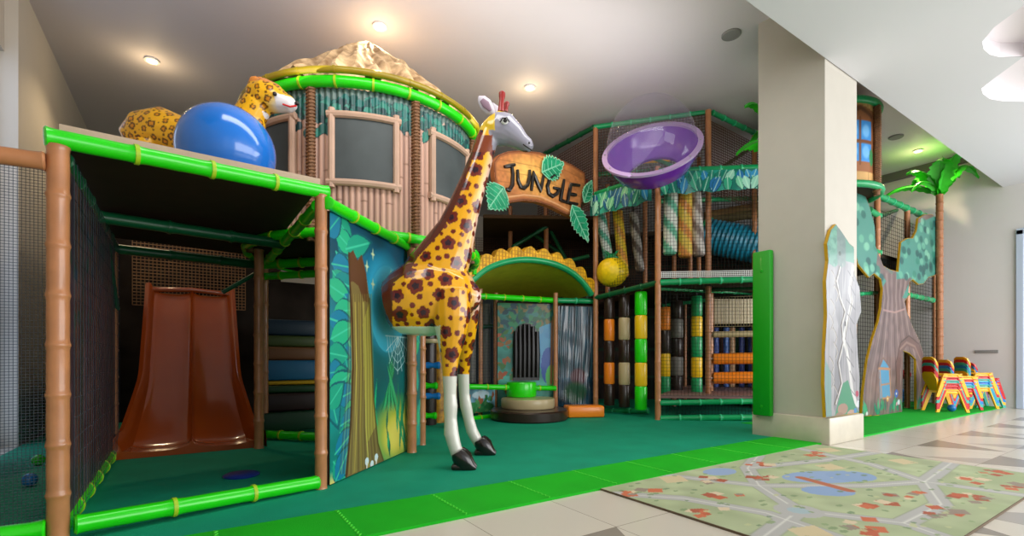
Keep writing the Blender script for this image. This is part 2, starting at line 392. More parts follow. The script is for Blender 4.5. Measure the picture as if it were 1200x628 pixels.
# ================================================================== THE SETTING
XL, XR, YB, ZC, ZL, YE = -1.48, 12.35, 11.5, 4.8, 4.03, 2.38
def struct(name, mb, m, **k): return tag(mb.build(name, m, smooth=False, **k), kind='structure')
def floor_mat():
    m = mat('floor_tiles', '#cfc6b6', .22, .5); nt = m.node_tree; b = nt.nodes['Principled BSDF']
    tc = [n for n in nt.nodes if n.type == 'TEX_COORD'][0]; g = nt.nodes.new('ShaderNodeNewGeometry')
    sp = nt.nodes.new('ShaderNodeSeparateXYZ'); nt.links.new(g.outputs['Position'], sp.inputs[0])
    T = .62; X = node_math(nt, 'DIVIDE', node_math(nt, 'SUBTRACT', sp.outputs[0], 1.27-T*20), T); Y = node_math(nt, 'DIVIDE', node_math(nt, 'SUBTRACT', sp.outputs[1], 1.84-T*20), T)
    fx, fy = node_math(nt, 'FRACT', X), node_math(nt, 'FRACT', Y); ix = node_math(nt, 'FLOOR', X); iy = node_math(nt, 'FLOOR', Y)
    def edge(f_): return node_math(nt, 'GREATER_THAN', node_math(nt, 'ABSOLUTE', node_math(nt, 'SUBTRACT', f_, .5)), .4965)
    grout = node_math(nt, 'MAXIMUM', edge(fx), edge(fy))
    pat = node_math(nt, 'LESS_THAN', sp.outputs[1], 1.84)
    # zigzag triangles in grey and pale grey
    par = node_math(nt, 'MODULO', node_math(nt, 'ADD', ix, iy), 2.)
    tri = node_math(nt, 'LESS_THAN', node_math(nt, 'ABSOLUTE', node_math(nt, 'SUBTRACT', fx, .5)), node_math(nt, 'MULTIPLY', fy, .5))
    tri2 = node_math(nt, 'LESS_THAN', node_math(nt, 'ADD', fx, fy), .62)
    wn = nt.nodes.new('ShaderNodeTexWhiteNoise'); wn.noise_dimensions = '2D'; cb = nt.nodes.new('ShaderNodeCombineXYZ'); nt.links.new(ix, cb.inputs[0]); nt.links.new(iy, cb.inputs[1]); nt.links.new(cb.outputs[0], wn.inputs['Vector'])
    base = mixc(nt, node_math(nt, 'MULTIPLY', wn.outputs[0], .35), lin('#d6cfc2'), lin('#c6c0b4'))
    f1 = node_math(nt, 'MULTIPLY', node_math(nt, 'MULTIPLY', tri, pat), par)
    f2 = node_math(nt, 'MULTIPLY', node_math(nt, 'MULTIPLY', tri2, pat), node_math(nt, 'SUBTRACT', 1., par))
    c = mixc(nt, f1, base, lin('#958e85')); c = mixc(nt, f2, c, lin('#b0aaa2')); c = mixc(nt, grout, c, lin('#8d867a'))
    nt.links.new(c, b.inputs['Base Color']); return m
a = MB(); a.box((5.3, 2.6, -.05), (15.6, 18.4, .1)); struct('floor', a, floor_mat())
a = MB(); a.box((5.3, (YE+YB)/2+.1, ZC+.05), (14.4, YB-YE+.2, .1)); struct('ceiling', a, M['ceil'])
# lower white ceiling with two rounded light recesses
rec = []
for pts in ([(1151, 49), (1153, 58), (1160, 64), (1172, 67), (1200, 66.5), (1240, 64)], [(1150, 104), (1152, 110), (1160, 116), (1175, 118.5), (1200, 119), (1250, 118)]):
    P = [fl(*p, ZL) for p in pts]; rec.append([(p.x, p.y) for p in P])
rec[0] += [(fl(1250, 20, ZL).x, fl(1250, 20, ZL).y), (fl(1200, 6, ZL).x, fl(1200, 6, ZL).y), (fl(1165, 32, ZL).x, fl(1165, 32, ZL).y)]
rec[1] += [(fl(1262, 80, ZL).x, fl(1262, 80, ZL).y), (fl(1240, 38, ZL).x, fl(1240, 38, ZL).y), (fl(1200, 66, ZL).x, fl(1200, 66, ZL).y), (fl(1165, 92, ZL).x, fl(1165, 92, ZL).y)]
import bmesh
bm = bmesh.new()
def loop(pts, z):
    vs = [bm.verts.new((x, y, z)) for x, y in pts]; return vs, [bm.edges.new((vs[i], vs[(i+1) % len(vs)])) for i in range(len(vs))]
o_v, o_e = loop([(-2.2, -5), (XR, -5), (XR, YE), (-2.2, YE)], ZL); es = list(o_e)
for r in rec: es += loop(r, ZL)[1]
bmesh.ops.triangle_fill(bm, edges=es, use_beauty=True)
t_ = [bm.verts.new((v.co.x, v.co.y, ZC+.1)) for v in o_v]
for i in range(4): bm.faces.new((o_v[i], o_v[(i+1) % 4], t_[(i+1) % 4], t_[i]))
bm.faces.new(t_)
me = bpy.data.meshes.new('ceiling_low'); bm.to_mesh(me); bm.free(); tag(link('ceiling_low', me, M['ceilw'], smooth=False), kind='structure')
for i, r in enumerate(rec):
    a = MB(); n = len(r); cx = sum(p[0] for p in r)/n; cy = sum(p[1] for p in r)/n
    lo = [(x, y, ZL) for x, y in r]; hi = [(x, y, ZL+.15) for x, y in r]
    a.add(lo+hi, [(k, (k+1) % n, n+(k+1) % n, n+k) for k in range(n)]+[tuple(range(n, 2*n))])
    struct('trim_%d' % (i+1), a, M['cove'])
# walls
a = MB(); a.box((XL-.15, (6.9+YB)/2, ZC/2), (.3, YB-6.9, ZC)); struct('wall_left', a, M['wall'])
a = MB(); a.box((XL-.2, (-5+5.9)/2, ZC/2), (.2, 10.9, ZC)); a.box((XL-.2, 6.4, 4.4), (.2, 1.0, .8)); struct('wall_left_front', a, M['wall'])
a = MB(); a.box((XL-.25, 6.4, 2.0), (.04, 1.0, 4.0)); struct('window_1', a, M['glassw'])
a = MB()
for z in (.05, 1.3, 2.6, 3.95): a.box((XL-.2, 6.4, z), (.08, 1.0, .07))
for y in (5.93, 6.86): a.box((XL-.2, y, 2.0), (.08, .06, 4.0))
tag(a.build('window_frame', M['white'], bpy.data.objects['window_1'], smooth=False))
a = MB(); a.box((5.3, YB+.1, ZC/2), (14.4, .2, ZC)); struct('wall_back', a, M['wall'])
a = MB(); a.box((XR+.1, (2.2+YB)/2+.0, ZC/2), (.2, YB-2.2, ZC)); a.box((XR+.1, -2.35, ZC/2), (.2, 5.3, ZC)); a.box((XR+.1, 1.25, 3.97), (.2, 1.9, 1.64)); struct('wall_right', a, M['wallw'])
a = MB(); a.box((XR-.05, 7, 4.72), (.1, 8.6, .16)); struct('trim_3', a, mat('dark_slot', '#6d6a68', .8))
a = MB(); a.box((XR+.08, 1.25, 1.55), (.06, 1.7, 3.1)); struct('door_1', a, M['doorw'])
a = MB()
for y in (2.16, .34): a.box((XR+.01, y, 1.6), (.1, .1, 3.2), bev=.01)
a.box((XR+.01, 1.25, 3.17), (.1, 1.9, .1)); a.box((XR+.04, 1.25, 1.55), (.06, .05, 3.1)); a.build('door_frame', mat('door_frame_paint', '#b9c6da', .4), bpy.data.objects['door_1'], smooth=False)
a = MB(); a.tube([(XR-.03, 1.4, 1.0), (XR-.03, 1.4, 1.3)], .015); a.build('door_handle', M['steel'], bpy.data.objects['door_1'])
# column
a = MB(); a.box((5.89, 2.745, ZC/2), (.76, .71, ZC)); struct('column', a, mat('column_paint', '#bfbab0', .7, .3, var=.015))
a = MB(); a.box((5.89, 2.745, .14), (.82, .83, .28), bev=.01); tag(a.build('column_plinth', M['plinth'], bpy.data.objects['column'], auto=.6))
# vents and socket on the right wall
def onX(px, py, X):
    r = FW+RT*((px-CX)/F); t = X/r.x; return Vector((X, r.y*t, EYE+(HY-py)/F*t))
p = onX(1156, 412, XR-.01); a = MB(); a.box(p, (.02, .32, .06), bev=.005)
for k in range(3): a.box(p+Vector((-.011, 0, -.018+.018*k)), (.006, .3, .006))
tag(a.build('air_vent', M['spk']), 'narrow dark air vent slot on the right wall above the stacked chairs', 'vent')
p = onX(1165, 459, XR-.012); a = MB(); a.box(p, (.02, .15, .09), bev=.005); a.box(p+Vector((-.011, .035, 0)), (.004, .04, .04)); a.box(p+Vector((-.011, -.035, 0)), (.004, .04, .04))
tag(a.build('wall_socket', M['black']), 'small black wall socket behind the rightmost stack of chairs', 'socket')
# downlights and ceiling speakers
for (px, py, lab) in ((178, 70, 'warm ceiling downlight above the leopard statue'), (445, 30, 'warm ceiling downlight above the thatched roof peak'), (621, 102, 'warm ceiling downlight above the jungle sign'), (1076, 176, 'warm ceiling downlight above the right palm tree')):
    p = fl(px, py, ZC); t = thing('downlight', lab, 'ceiling light', (p.x, p.y, ZC-.02), 'recessed ceiling downlights')
    a = MB(); a.lathe([(.055, .02), (.075, .02), (.085, .0), (.06, -.005), (.055, .015)], (p.x, p.y, ZC-.02)); a.build('trim_ring', M['white'], t)
    a = MB(); a.lathe([(.055, .012), (.05, .004), (.02, -.002)], (p.x, p.y, ZC-.02)); a.build('lamp', M['lamp'], t)
    L = bpy.data.lights.new('spot', 'SPOT'); L.energy = 75; L.color = (1, .78, .48); L.spot_size = 2.2; L.spot_blend = .6; L.shadow_soft_size = .05
    o = bpy.data.objects.new('downlight_lamp', L); C.objects.link(o); o.location = (p.x, p.y, ZC-.06)
    L = bpy.data.lights.new('halo', 'POINT'); L.energy = 5; L.color = (1, .75, .42); L.shadow_soft_size = .05
    o = bpy.data.objects.new('downlight_halo', L); C.objects.link(o); o.location = (p.x, p.y, ZC-.28)
for (px, py, lab) in ((857, 40, 'round ceiling speaker grille above the leaf banner'), (1050, 160, 'round ceiling speaker grille beside the painted tree house')):
    p = fl(px, py, ZC); a = MB(); a.lathe([(.11, .02), (.11, 0), (.1, -.008), (.095, -.004), (.02, -.006)], (p.x, p.y, ZC-.015)); tag(a.build('ceiling_speaker', M['spk']), lab, 'speaker')
# ------------------------------------------------------------------ carpets
def carpet_mat(name, c, c2): return mat(name, c, .75, .25, vs=3, col2=c2, bump=.15, bs=180)
a = MB(); a.box((5.42, 7.1, .006), (13.75, 8.4, .012));
tag(a.build('teal_carpet', carpet_mat('teal_carpet', '#0d9674', '#0c8a6a'), smooth=False), 'teal green carpet covering the floor under the play structures', 'carpet')
a = MB(); a.box((2.2, 2.66, .008), (7.36, .5, .016))
tag(a.build('green_border_mat', carpet_mat('green_border', '#16b41c', '#14a618'), smooth=False), 'bright green foam border mat between teal carpet and tiles', 'mat')
# border joints as thin lighter seams
gb = bpy.data.objects['green_border_mat']; a = MB()
for i in range(12):
    x = -1.1+i*.6
    if x < 5.4:
        pts = [(x+(.008 if k % 2 else -.008), 2.42+k*.02, .0172) for k in range(25)]; a.tube(pts, .0035, 4)
a.build('seam', mat('seam_green', '#4bd636', .7), gb)
a = MB(); a.box((9.3, 2.7, .0085), (6.05, .66, .017)); a.box((9.3, 3.4, .0085), (6.05, .75, .017))
tag(a.build('green_carpet', carpet_mat('green_carpet', '#10b030', '#0ea42c'), smooth=False), 'bright green carpet in front of the painted tree and the stacked chairs', 'carpet')
# ------------------------------------------------------------------ town map rug
cv = Canvas(2.33, 5.38, .76, 2.42, .0085, '#a9b78e')
cv.noise(.10, .12, 3); cv.noise(.5, .3, 4, '#97ab7c')
R_ = '#b3b2b6'
roads = [[(2.33, 2.25), (2.6, 1.95), (2.75, 1.5), (2.6, .76)], [(2.33, 1.3), (2.95, 1.42), (3.3, 1.85), (3.75, 2.2), (4.3, 2.42)], [(2.95, 1.42), (3.2, 1.0), (3.1, .76)], [(3.3, 1.85), (3.0, 2.42)], [(3.3, 1.85), (3.9, 1.45), (4.4, 1.25), (5.38, 1.35)], [(3.75, 2.2), (4.6, 2.0), (5.38, 1.9)], [(4.4, 1.25), (4.5, .76)], [(4.4, 1.25), (4.75, 1.7), (5.0, 2.42)], [(3.2, 1.0), (3.8, 1.0), (4.4, 1.25)]]
for r in roads: cv.stroke(r, .062, '#8e9a80')
for r in roads: cv.stroke(r, .055, R_)
for r in roads:
    cv.stroke(r, .006, '#e8e8e4', .8)
cv.ell(2.95, 1.42, .13, .13, R_); cv.ell(2.95, 1.42, .06, .06, '#9fb8c8')
cv.ell(3.55, 1.52, .17, .12, '#7f9fd6', rot=-.5); cv.ell(3.95, 1.72, .34, .17, '#86a4da', rot=-.35); cv.ell(4.15, 1.62, .2, .15, '#7f9fd6'); cv.ell(3.45, 2.25, .16, .1, '#8aa6da')
cv.stroke([(3.68, 1.45), (3.78, 1.8)], .04, '#b5573a')
rr = random.Random(5)
hs = [(2.5, 2.2), (2.5, 1.7), (2.62, 1.2), (2.85, 1.85), (3.1, 2.15), (3.55, 1.95), (2.95, 2.3), (3.45, 1.22), (3.6, .95), (4.0, 2.2), (4.35, 1.85), (4.15, .95), (4.75, 1.1), (4.8, 2.15), (5.1, 1.6), (5.2, 1.05), (4.75, .85), (3.9, 1.2), (5.15, 2.2), (3.0, 1.1)]
for i, (x, y) in enumerate(hs):
    if i % 4 == 2: cv.poly([(x-.13, y-.05), (x+.05, y-.1), (x+.14, y+.05), (x-.04, y+.1)], '#d8c39a'); continue
    for k in range(7):
        dx, dy = rr.uniform(-.13, .13), rr.uniform(-.07, .07); s_ = rr.uniform(.025, .06); an = rr.uniform(0, 3)
        sq = [(x+dx+s_*1.3*math.cos(an+q*PI/2), y+dy+s_*math.sin(an+q*PI/2)) for q in range(4)]
        cv.poly(sq, rr.choice(['#c04a2c', '#cf5a36', '#a8402a', '#e0c8a8', '#8d7a70']))
for k in range(170):
    x, y = rr.uniform(2.4, 5.3), rr.uniform(.8, 2.38); cv.ell(x, y, rr.uniform(.012, .035), rr.uniform(.01, .02), rr.choice(['#6d8a5e', '#7d9a68', '#5f7f5a', '#c0c690']), .8)
cv.c = np.clip(cv.c*.74+.19*np.array([.72, .73, .62])+.03, 0, 1)
rug = thing('play_rug', 'pale green children rug printed with town roads, red roofs and blue lake', 'rug', (3.85, 1.59, 0))
cv.build('printed_top', lambda U, V: np.c_[U, V, np.full(len(U), .0125)], M['paintmat'], rug)
a = MB(); a.box((3.855, 1.59, .006), (3.06, 1.67, .012)); a.build('rug_edge', mat('rug_edge', '#6a5a48', .8), rug, smooth=False)
# ================================================================== SLIDE SHELTER (left)
def rail(mb, p, q, r=.045, seg=.3): mb.bamboo(p, q, r, seg)
G2, T2, P2 = [M['green'], M['green_tie']], [M['teal'], M['teal_tie']], [M['post'], M['post_tie']]
DG2 = [M['dkgreen'], M['dkgreen']]
def part(name, fn, mats, parent, **k):
    a = MB(); fn(a); return a.build(name, mats, parent, **k)
A = Vector((-.54, 3.16, 0)); B = Vector((.735, 3.47, 0)); Ab = Vector((-.6, 5.66, 0)); Bb = Vector((.67, 5.98, 0))
ZR = 1.96
t = thing('slide_shelter', 'dark roofed bamboo style shelter with bright green rails around the orange slide', 'play frame', (.05, 4.6, 0))
part('post', lambda a: a.bamboo(A, A+Vector((0, 0, 1.93)), .044, .24, tie=0, bulge=.1), P2, t)
part('post', lambda a: a.bamboo(B, B+Vector((0, 0, 2.02)), .04, .24, tie=0, bulge=.1), P2, t)
part('post', lambda a: a.bamboo(Bb, Bb+Vector((0, 0, 2.0)), .04, .24, tie=0, bulge=.1), P2, t)
part('post', lambda a: a.bamboo(Ab, Ab+Vector((0, 0, 1.95)), .04, .24, tie=0, bulge=.1), P2, t)
up = Vector((0, 0, 1)); e = (B-A).normalized()
part('top_rail', lambda a: a.bamboo(A-e*.05+up*1.96, B+e*.05+up*2.045, .045, .33), G2, t)
part('bottom_rail', lambda a: a.bamboo(A+e*.06+up*.085-Vector((0, .02, 0)), B-e*.02+up*.06, .045, .4), G2, t)
part('side_rail', lambda a: a.bamboo(A+up*.06+Vector((-.02, .1, 0)), Ab+up*.06, .05, .4), G2, t)
part('side_rail', lambda a: a.bamboo(A+up*1.9+Vector((0, .1, 0)), Ab+up*1.93, .04, .4), DG2, t)
part('side_rail', lambda a: a.bamboo(B+up*1.97+Vector((0, .1, 0)), Bb+up*1.95, .04, .4), G2, t)
part('cross_beam', lambda a: a.bamboo(A.lerp(Ab, .55)+up*1.92, B.lerp(Bb, .55)+up*1.95, .045, .4), DG2, t)
part('cross_beam', lambda a: a.bamboo(Ab+up*1.9, Bb+up*1.93, .045, .4), DG2, t)
part('diagonal_brace', lambda a: a.tube([Ab+up*1.35+Vector((.03, 0, 0)), Ab.lerp(A, .2)+up*1.88], .022), DG2, t)
part('diagonal_brace', lambda a: a.tube([Bb+up*1.3+Vector((-.4, 0, .3)), Bb+up*1.9], .022), DG2, t)
def slab(a):
    P = [A+Vector((-.0, .02, 1.995)), B+Vector((0, .02, 2.085)), Bb+up*2.03, Ab+up*2.0]; n = up*.05
    a.add(P+[p+n for p in P], [(4, 5, 6, 7), (0, 1, 5, 4), (1, 2, 6, 5), (2, 3, 7, 6), (3, 0, 4, 7)], 0); a.add([p-up*.002 for p in P], [(3, 2, 1, 0)], 1)
part('roof_board', slab, [M['slab'], M['slabd']], t, smooth=False)
pl = Plane(A, Ab); cv = Canvas(.06, pl.L-.04, .1, 1.9, .02, '#4a3a3c')
cv.noise(.35, .12, 5)
for i in range(16):
    u = .1+i*.16; cv.stroke([(u+.03*math.sin(k+i), .1+k*.3) for k in range(7)], .035, ['#4b3428', '#2f2a38', '#583a24', '#24342c', '#3a2838'][i % 5], .9)
for i in range(40): cv.leaf(rng.uniform(.1, 2.4), rng.uniform(1.1, 1.85), .14, rng.uniform(0, 6), .04, ['#1d3f36', '#233a4a'][i % 2])
cv.build('side_panel', onplane(Plane(Ab, A), 0) if False else onplane(pl, .02), M['paint'], t)
part('side_net', lambda a: a.net([pl.pt(.06, .1, .05), pl.pt(pl.L-.05, .1, .05), pl.pt(pl.L-.05, 1.9, .05), pl.pt(.06, 1.9, .05)], .1, .0015), M['netl'], t)
# far net above slide
part('back_net', lambda a: a.net([(-.6, 7.4, 1.55), (.6, 7.4, 1.55), (.6, 7.4, 2.5), (-.6, 7.4, 2.5)], .04, .006), mat('tan_net', '#9a7048', .8), t)
part('back_board', lambda a: a.box((1.6, 7.6, 1.0), (3.2, .04, 2.0)), M['backd'], t, smooth=False)  # dark board added so the gap beside the steps looks dark
part('back_board', lambda a: a.box((.1, 8.6, 1.5), (2.2, .04, 3.0)), M['backd'], t, smooth=False)
part('back_board', lambda a: a.box((-1.0, 7.2, 1.2), (.04, 3.0, 2.4)), M['backd'], t, smooth=False)
# net fence to the left
t = thing('net_fence', 'fine mesh fence with brown top rail left of the slide shelter', 'fence', (-1.0, 3.2, 0))
LF = Vector((-1.45, 3.12, 0)); LA = A+Vector((-.04, -.01, 0))
part('top_rail', lambda a: a.bamboo(LF+up*1.80, LA+up*1.84, .042, .35, tie=0), P2, t)
part('bottom_rail', lambda a: a.bamboo(LF+up*.09, LA+up*.085, .045, .35), G2, t)
part('fine_net', lambda a: a.net([LF+up*.12, LA+up*.12, LA+up*1.8, LF+up*1.77], .014, .0013), M['netl'], t)
for (px, py, d, m, lab, r) in ((35, 571, 3.35, 'bluep', 'small blue plastic ball behind the mesh fence at far left', .045), (45, 548, 4.0, 'green', 'small green plastic ball behind the mesh fence at far left', .045)):
    p = W(px, d, r+.012); a = MB(); a.ball(p, r, 20); a.lathe([(r*1.0, -.002), (r*1.01, 0), (r*1.0, .002)], p, 20, caps=False); tag(a.build('play_ball', M[m]), lab, 'ball', 'play balls behind the fence')
p = W(283, 3.65, .012); a = MB(); a.lathe([(.12, 0), (.125, .01), (.11, .02), (.02, .022)], p, 28); tag(a.build('floor_cushion', mat('navy_vinyl', '#14308a', .4)), 'flat blue round cushion on the floor in front of the slide', 'cushion')
# slide: two lanes with raised flared sides
t = thing('double_slide', 'glossy orange double lane plastic slide inside the dark shelter', 'slide', (.0, 6.2, 0))
def slide_fn(part_):
    K = 36; rings = []
    for i in range(K+1):
        s = i/K; y = 5.42+1.75*s
        z = .06+1.62*(max(0, s-.14)/.86)**1.12 if s > .14 else .06
        w = .425+.16*max(0, 1-s/.5)**1.4
        prof = []
        side = .13+.11*math.sin(min(1, s*2.2)*PI)*.6
        for u in np.linspace(-1, 1, 49):
            au = abs(u)
            h = 0.
            if au > .86: h = side*math.sin((au-.86)/.14*PI/2)
            elif au < .06: h = .07*math.cos(au/.06*PI/2)**1.0
            else: h = -.0+.03*abs((au-.46)/.4)**3
            prof.append(Vector((u*w, y, z+h)))
        rings.append(prof)
    n = 49
    vs = [p for r in rings for p in r]; fs = [(k*n+i, k*n+i+1, (k+1)*n+i+1, (k+1)*n+i) for k in range(K) for i in range(n-1)]
    part_.add(vs, fs)
    # outer skirts
    for sgn, i0 in ((-1, 0), (1, n-1)):
        P = [rings[k][i0] for k in range(K+1)]
        Q = [Vector((p.x+sgn*.035, p.y, p.z-.02)) for p in P]; R2 = [Vector((p.x+sgn*.045, p.y, max(0.012, p.z-.36))) for p in P]
        vs = P+Q+R2; m_ = K+1
        part_.add(vs, [(k, k+1, m_+k+1, m_+k) for k in range(K)]+[(m_+k, m_+k+1, 2*m_+k+1, 2*m_+k) for k in range(K)])
    P = rings[0]; part_.add(P+[Vector((p.x, p.y, .012)) for p in P], [(i, i+1, n+i+1, n+i) for i in range(n-1)])
part('slide_bed', slide_fn, M['slide'], t)
part('top_lip', lambda a: a.tube([(-.43, 7.17, 1.72), (0, 7.17, 1.75), (.43, 7.17, 1.72)], .03), M['slide'], t)
for x in (-.4, .4): part('leg', lambda a: a.bamboo((x, 7.15, 0), (x, 7.15, 1.6), .04, .3, tie=0), P2, t)
# foam steps seen between shelter posts
cols = [('dark_green_step', '#123a22'), ('step', '#2a1a18'), ('s3', '#123f1e'), ('s4', '#c09a18'), ('s5', '#145d84'), ('s6', '#6b4424'), ('s7', '#3a4a1c'), ('s8', '#122a3a')]
zz = .08; tS = []
hts = [.22, .2, .09, .05, .24, .16, .14, .2]
labs = ['bottom dark green', 'dark brown second', 'green thin', 'narrow yellow', 'blue', 'brown', 'olive', 'dark navy topmost']
for i, ((nm, c), h) in enumerate(zip(cols, hts)):
    p = W(345, 5.55+.07*i); a = MB(); a.box((p.x, p.y+.15, zz+h/2), (.75, .5, h-.008), bev=.02)
    tag(a.build('foam_step', mat(nm, c, .5)), '%s foam step in the stack seen right of the slide' % labs[i], 'step', 'foam steps right of the slide'); zz += h
# rails seen right of slide
t = thing('step_gate', 'short bright green rails crossing between posts right of the slide', 'rail', tuple(W(340, 5.3)))
for z, r_ in ((.07, .045), (1.93, .05), (1.8, .04), (2.08, .05)):
    part('rail', lambda a: a.bamboo(W(306, 5.3, z), W(378, 5.1, z), r_, .3), G2, t)
# ================================================================== MURAL PANEL
m0, m1 = (.80, 3.50), (1.95, 4.63); pl = Plane(m0, m1)
P = lambda pts: [pl.uv(*p) for p in pts]
cv = Canvas(0, pl.L, .02, 1.93, .006, '#0d6a86'); cv.grad('#0c8a7c', '#0a4a68'); cv.noise(.25, .25, 2)
cu, cw = pl.uv(452, 355); cv.ell(cu, cw, .42, .48, '#2aa0c4', soft=.5); cv.ell(cu+.05, cw-.05, .33, .38, '#3fb4d2', .9)
cu, cw = pl.uv(465, 505); cv.ell(cu, cw, .55, .36, '#c9c43a', soft=.9); cv.ell(cu, cw-.03, .3, .2, '#e6d860', soft=.9)
cu, cw = pl.uv(395, 575); cv.ell(cu, cw, .45, .16, '#d8cc70', soft=.8)
for k in range(26): cv.leaf(rng.uniform(.55, 1.6), rng.uniform(0, .35), rng.uniform(.15, .45), rng.uniform(1.2, 2.0), .018, ['#0f8a5c', '#1fae74', '#0b6a50'][k % 3])
# left leaves
for k in range(40):
    u, v = rng.uniform(-.05, .24), 1.9-k*.048; cv.leaf(u, v, rng.uniform(.2, .4), rng.uniform(-1.4, .9), .085, ['#179a7c', '#0f8484', '#22ac80', '#12789a'][k % 4], '#0a5a66', '#3cc09a')
# trunk, hollow at the top
tr = P([(405, 565), (411, 500), (414, 430), (413, 380), (410, 330), (409, 297), (414, 293), (419, 305), (424, 298), (429, 320), (433, 350), (435, 400), (438, 470), (443, 520), (450, 542), (436, 548), (425, 555), (414, 566)])
cv.poly(tr, '#77663a'); trm = cv.inside(tr)
cv.poly(P([(409, 297), (414, 293), (419, 305), (424, 298), (429, 320), (432, 355), (426, 352), (420, 335), (414, 330), (410, 330)]), '#5c3a22')
for dx in (0, 5, 10, 15, 20): cv.stroke(P([(411+dx, 355), (413+dx, 430), (411+dx*1.2, 500), (407+dx*1.7, 556-dx*.6)]), .010, ['#6a4a2a', '#b8a850', '#9a8a3a', '#c8c060', '#6a5a2c'][dx//5])
cv.poly(P([(425, 380), (434, 350), (436, 420), (440, 500), (430, 520), (427, 450)]), '#b5b04a', .7)
for k in range(22):
    x = 407+k*1.3; cv.stroke(P([(x+1, 345), (x+2+(k-10)*.1, 430), (x+(k-10)*.4, 500), (x+(k-10)*.9, 555)]), .0045, ['#5a4424', '#a39a4a'][k % 2], .6)
cv.stroke(P([(405, 565), (411, 500), (414, 430), (413, 380), (410, 330), (409, 297)]), .012, '#4a3018'); cv.stroke(P([(433, 350), (435, 400), (438, 470), (443, 520), (450, 542)]), .01, '#5a5020')
for (x, y) in ((430, 545), (436, 548), (441, 540)):
    u, v = pl.uv(x, y); cv.ell(u, v+.03, .03, .03, '#d8ecf4'); cv.ell(u, v, .012, .03, '#e8e8e0')
# star flowers, web
for (x, y) in ((437, 298), (458, 322), (437, 333), (430, 312)):
    u, v = pl.uv(x, y); cv.ell(u, v, .012, .06, '#d8e0a8', .8, soft=.7); cv.ell(u, v, .04, .014, '#d8e0a8', .8, soft=.7)
wu, wv = pl.uv(466, 410)
for k in range(9):
    an = PI+k*PI/8; cv.stroke([(wu, wv+.12), (wu+.24*math.cos(an), wv+.12+.34*math.sin(an))], .004, '#d8f0f4')
for r_ in (.08, .14, .2, .26): cv.stroke([(wu+r_*.8*math.cos(PI+k*PI/8), wv+.12+r_*(1.2-.08*(k % 2))*math.sin(PI+k*PI/8)) for k in range(9)], .0035, '#d8f0f4')
for k in range(14): cv.leaf(pl.L-.06+rng.uniform(-.08, .04), .1+k*.12, .22, rng.uniform(.8, 2.6), .035, ['#0f9a8a', '#17b07a'][k % 2], None, '#4fd0a0')
for k in range(8): u, v = pl.uv(446+k*3, 470); cv.leaf(u, v-.1, .5, 1.57+(k-4)*.16, .022, ['#0e7a50', '#35b070'][k % 2])
mp = thing('mural_panel', 'painted night jungle mural panel with tree trunk and spider web beside the giraffe', 'panel', (1.37, 4.06, 0))
cv.build('painting', onplane(pl, .0), M['paint'], mp)
part('board', lambda a: a.prism([(0, .02), (pl.L, .02), (pl.L, 1.93), (0, 1.93)], pl, -.05, -.003), M['slabd'], mp, smooth=False)
part('top_rail', lambda a: a.bamboo(pl.pt(-.08, 1.96, .03), pl.pt(pl.L-.02, 1.96, .03), .042, .35), G2, mp)
part('end_post', lambda a: a.bamboo(pl.pt(pl.L+.03, 0), pl.pt(pl.L+.03, 2.0), .042, .25, tie=0), P2, mp)
